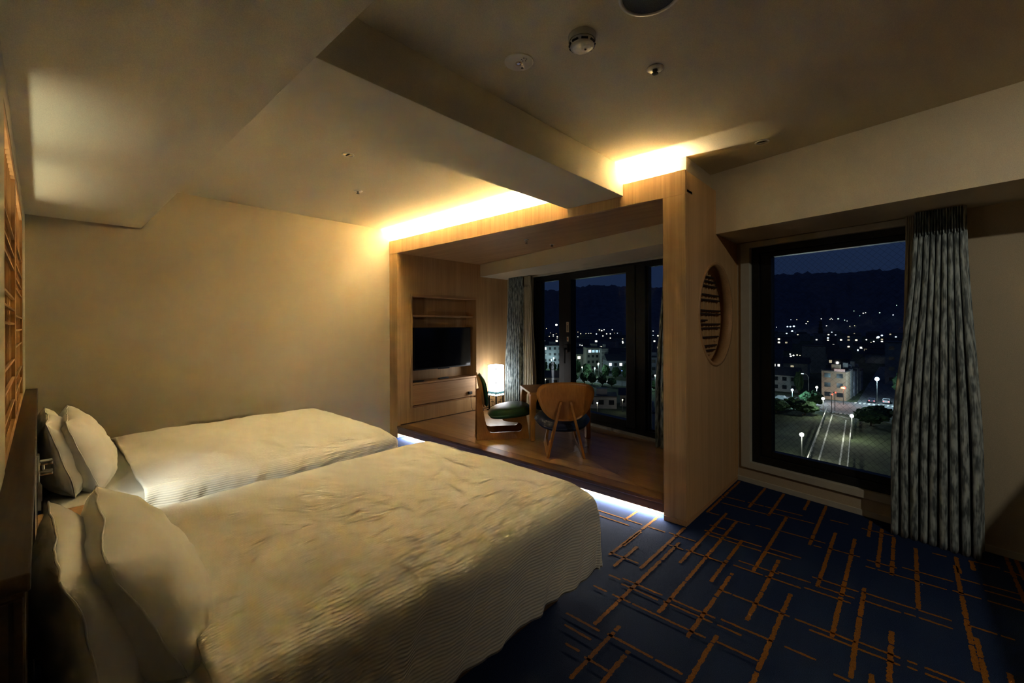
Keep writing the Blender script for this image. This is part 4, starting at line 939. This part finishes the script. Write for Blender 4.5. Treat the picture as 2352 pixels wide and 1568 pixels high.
# buildings
def building(x, y, wx, wy, h, rz, wall_mt, roof_mt, gable, label, group, floors, cols, lit_p, seed, far=False, lit_kinds=(0, 1, 2)):
    rr = random.Random(seed)
    r = empty('building' if not gable else 'house', (x, y, G), rz, label, 'building' if not gable else 'house', group)
    MB().box(0, wx, -wy / 2, wy / 2, 0, h).build('wall', wall_mt, r)
    if gable:
        e = .5; rh = min(wx, wy) * .28
        ro = MB().add([(-e, -wy / 2 - e, h), (wx + e, -wy / 2 - e, h), (wx + e, wy / 2 + e, h), (-e, wy / 2 + e, h), (wx / 2, -wy / 2 - e, h + rh), (wx / 2, wy / 2 + e, h + rh)],
                      [(3, 2, 1, 0), (0, 4, 5, 3), (1, 2, 5, 4), (0, 1, 4), (2, 3, 5)]).build('roof', roof_mt, r)
    else:
        MB().box(-.15, wx + .15, -wy / 2 - .15, wy / 2 + .15, h, h + .35).build('roof', roof_mt, r)
        if not far: MB().box(wx * .3, wx * .6, -wy * .2, wy * .15, h + .35, h + 2.2).build('stair_head', wall_mt, r)
    fh = h / floors; cw = wy / cols
    for f in range(floors):
        for c in range(cols):
            lit = rr.random() < lit_p
            if far and not lit: continue
            w_, hh = min(1.7, cw * .5), min(1.4, fh * .5)
            yy = -wy / 2 + cw * (c + .5); zz = fh * f + fh * .35
            mt_ = M_LIT[rr.choice(lit_kinds)] if lit else M_DARKWIN
            MB().box(-.08, .02, yy - w_ / 2, yy + w_ / 2, zz, zz + hh).build('window', mt_, r)
    return r
# the buildings one can tell apart
b = building(175.6, 17.6, 6, 6.6, 9.3, -.10, plain('shop_render_orange', (.42, .30, .20), .85), M_ROOF[1], False, 'three storey pinkish shop building behind the red signals', None, 3, 2, .0, 3)
MB().box(-.2, .3, -3.0, -.2, 9.4, 10.2).build('roof_sign', emit('sign_orange', (1, .25, .05), .25), b)
building(185, 34.5, 10, 11, 6.0, .05, M_HOUSE[2], M_ROOF[0], True, 'long pale gabled house at the left edge of the corner window', None, 2, 4, .0, 4)
for i, (x, y, h) in enumerate(((182.5, 13.4, 9.5), (189.5, 12.9, 8.5), (197.5, 12.6, 9), (206, 12.2, 7.5))):
    building(x, y + 2.0, 6.2, 3.6, h, -.02, M_HOUSE[2 if i % 2 == 0 else 0], M_ROOF[i % 3], False, 'narrow white shop house, number %s counted from the crossing up the side street' % ('one', 'two', 'three', 'four')[i], None, 3, 2, .35, 30 + i, lit_kinds=(1, 3, 2))
building(236, -2, 20, 17, 17, 0, M_HOUSE[3], M_ROOF[0], False, 'large dark block right of the side street', None, 4, 4, .03, 40)
b = building(203.6, 125, 12, 9.2, 12.3, .72, M_HOUSE[4], M_ROOF[1], False, 'grey apartment block with a row of bluish lit top windows', None, 4, 4, .0, 41)
for k in range(4): MB().box(-.12, 0, -3.6 + k * 1.9, -2.2 + k * 1.9, 9.9, 11.3).build('window', M_LIT[3 if k < 3 else 1], b)
b = building(197.6, 115.3, 6, 3.4, 12.5, .72, M_HOUSE[2], M_ROOF[0], False, 'slim stair tower with balcony slabs right of the apartment block', None, 1, 1, 0, 42)
for k in range(6): MB().box(-.5, .05, -1.7, 1.7, 1.6 + k * 1.9, 1.8 + k * 1.9).build('balcony', M_LINE, b)
building(188.5, 102.8, 12, 10, 7.5, .72, M_HOUSE[0], M_ROOF[2], True, 'gabled house with pale gutters at the right of the middle light', None, 2, 4, .15, 43)
building(208.5, 140.5, 10, 13, 8.0, .72, M_HOUSE[4], M_ROOF[0], True, 'cream gabled house left of the apartment block', None, 2, 4, .12, 44)
building(196.5, 148.5, 12, 11, 13, .72, M_HOUSE[0], M_ROOF[1], False, 'apartment block with two bright windows in the left light', None, 4, 4, .14, 48, lit_kinds=(0, 2))
b = building(185.5, 83.6, 12, 9, 10, .55, M_HOUSE[1], M_ROOF[2], False, 'dark corner house with a lit sign strip in the right light', None, 3, 3, .2, 46)
MB().box(-.5, -.1, 3.2, 4.3, 2, 9).build('sign', M_LIT[2], b)
for i, (x, y, w_, d_, h, rz, lb) in enumerate(((138.5, 107.5, 9, 10, 3.6, .75, 'low flat house with a lamp below the left light'), (112.5, 67, 8, 9, 3.4, .55, 'low house below the bright lamp in the middle light'), (121, 62, 7, 6, 3.4, .5, 'low shed with a warm lamp at the right of the middle light'), (92, 42.7, 6, 6, 5.0, .45, 'pale house wall low in the right light'), (91, 21.5, 7, 6, 5.5, .2, 'small house at the lower left of the corner window'))):
    building(x, y, w_, d_, h, rz, M_HOUSE[2 if i != 2 else 4], M_ROOF[i % 3], i in (0, 2, 4), lb, None, 1, 3, .0, 60 + i)
for (x, y, z, kd, pw, lb) in ((102.9, 62.5, -20, 0, 200, 'yard lamp before the low house'), (111.9, 59.7, -20, 2, 90, 'warm yard lamp by the low shed'), (134.2, 104.9, -20, 2, 80, 'yard lamp at the flat house below the left light')):
    street_lamp(x, y, z, kd, pw, lb, None, (1, .85, .6), .5)
# the rest of the town
cnt = 0; used = [(1010, 121, 34), (209, 141, 21), (197, 149, 21), (208, 128, 19), (200, 116, 15), (192, 104, 19), (190, 85, 18), (190, 35, 18), (246, -2, 26)] + [(x - 5, y, 12) for x, y, z, s_ in FARL]
def in_view(x, y):
    az = math.degrees(math.atan2(y, x)); return -2 < az < 13.5 or 21.5 < az < 40.5
for ring_i, (r0, r1, step) in enumerate(((190, 300, 19), (300, 480, 30), (480, 1050, 62))):
    rad = r0
    while rad < r1:
        n_ = int(rad * math.radians(48) / step)
        for k in range(n_):
            az = math.radians(-4) + math.radians(48) * (k + rc_.uniform(.1, .9)) / n_; R = rad + rc_.uniform(-.3, .3) * step
            x, y = R * math.cos(az), R * math.sin(az)
            if x < 185 or not in_view(x, y): continue
            if 1.0 < y < 20 and x < 335: continue
            if ring_i == 0 and y < 45 and x < 215: continue
            if x < 190 and y > 45: continue
            if any((x - a_) ** 2 + (y - b_) ** 2 < c_ ** 2 for a_, b_, c_ in used): continue
            used.append((x, y, (18, 25, 33)[ring_i])); flat = rc_.random() < .4
            wy = rc_.uniform(.8, 1.1) * (10, 14, 18)[ring_i]; wx = rc_.uniform(8, 13); h = rc_.uniform(8, 13.5) if flat else rc_.uniform(5.5, 7.5)
            lb = ('house in the dark rows just beyond the main road', 'house in the middle distance of the town', 'small far building near the foot of the hills')[ring_i]
            building(x, y, wx, wy, h, az + rc_.uniform(-.25, .25), rc_.choice(M_HOUSE), rc_.choice(M_ROOF), not flat, lb, ('near rows of the town', 'middle rows of the town', 'far rows of the town')[ring_i], 4 if flat else 2, 4 if ring_i < 2 else 3, (.10, .18, .30)[ring_i], cnt + 900, True, (0, 1, 2, 4))
            cnt += 1
        rad += step
# a small pagoda at the foot of the hill
pg = empty('pagoda', (1010, 121, G), 0, 'dim tiered pagoda before the hill in the corner window', 'pagoda')
for k in range(5):
    s_ = 1 - k * .12; z0 = 6 * k
    MB().box(-4 * s_, 4 * s_, -4 * s_, 4 * s_, z0 + 1, z0 + 5.5).build('storey', M_HOUSE[1], pg); e = 7.5 * s_
    MB().add([(-e, -e, z0 + 5), (e, -e, z0 + 5), (e, e, z0 + 5), (-e, e, z0 + 5), (0, 0, z0 + 8)], [(3, 2, 1, 0), (0, 1, 4), (1, 2, 4), (2, 3, 4), (3, 0, 4)]).build('tier_roof', M_ROOF[0], pg)
MB().tube([(0, 0, 31), (0, 0, 40)], [.5, .15], 8).build('spire', M_DARKWIN, pg)
# trees and shrubs
ORD = 'first second third fourth fifth sixth seventh eighth ninth tenth eleventh twelfth thirteenth fourteenth fifteenth sixteenth seventeenth eighteenth nineteenth twentieth twenty-first twenty-second twenty-third'.split()
def blob(seed, sub=3):
    bm = bmesh.new(); bmesh.ops.create_icosphere(bm, subdivisions=sub, radius=1)
    for v in bm.verts:
        p = v.co.copy(); k = 1 + .28 * noise.noise(p * 2.3 + Vector((seed, 0, 0))) + .20 * noise.noise(p * 6 + Vector((0, seed, 0))) + .12 * noise.noise(p * 13)
        v.co = p * k
    me = bpy.data.meshes.new('foliage'); bm.to_mesh(me); bm.free(); me.materials.append(M_LEAF); return me
blobs = [blob(s, 4) for s in (1, 5, 9)]
trunk_me = MB().tube([(0, 0, 0), (0, 0, 1)], [.09, .06], 8).mesh('trunk', M_BARK)
LAMPS = [tuple(o.location[:2]) for o in SC.objects if o.name.startswith(('street_lamp', 'traffic_signal'))]
def tree(x, y, h, w_, label, group, conif=False):
    if any(abs(x - a) < w_ * .6 and abs(y - b) < w_ * .6 for a, b in LAMPS) and group: return None
    r = empty('tree', (x, y, G), rc_.uniform(0, 6), label, 'tree', group)
    t = place(trunk_me, 'trunk', r); t.scale = (2.2, 2.2, h * .6)
    f = place(rc_.choice(blobs), 'crown', r); f.location = (0, 0, h * .62); f.scale = (w_ / 2, w_ / 2, h * .42)
    return r
for x, y, h, w_ in ((137, 6.4, 4.0, 6.5), (131.5, -1.2, 4.2, 6.5), (145.5, 5.5, 3.6, 6), (124, -7, 4.5, 6.5), (142, -.5, 4, 6)): tree(x, y, h, w_, 'dark shrubbery right of the path end', 'shrubs right of the path')
for x, y, h, w_ in ((141.4, 20.5, 3.6, 5.5), (147, 24, 3.4, 5.5), (139.5, 27, 3.6, 6), (133, 31, 3.6, 6.5)): tree(x, y, h, w_, 'dark shrubbery left of the path end', 'shrubs left of the path')
tree(155.8, 20.8, 4.6, 5.5, 'round tree lit yellow by the street lamp at the crossroads', None)
tree(181.9, 28.2, 7.5, 2.6, 'slim green conifer beside the pale gabled house', None)
tree(184, -.5, 9.5, 7, 'dark round tree at the right edge of the corner window', None)
for k in range(23):
    y = 60 + 4.6 * k + rc_.uniform(-.3, .3); x = 156.5 + rc_.uniform(-1.5, .5)
    tree(x, y, rc_.uniform(3.2, 4.8), rc_.uniform(3.4, 4.2), 'low dark tree, %s from the right in the row before the main road' % ORD[k], 'tree row before the main road')
for k in range(18):
    y = 62 + 5.2 * k + rc_.uniform(-.4, .4); x = 177.5 + rc_.uniform(-.6, 1)
    tree(x, y, rc_.uniform(5, 7.5), rc_.uniform(3.2, 4.2), 'green lit street tree, %s from the right across the main road' % ORD[k], 'street trees across the main road')
# roof of the hotel's lower wing
tag(MB().prism([(30, -12), (52, -12), (50, 4.4), (30, 1.6)], -13.5, -12.0).build('lower_roof', plain('roof_membrane', (.10, .095, .13), .8)), 'dim flat roof of the lower wing beneath the corner window', 'roof')
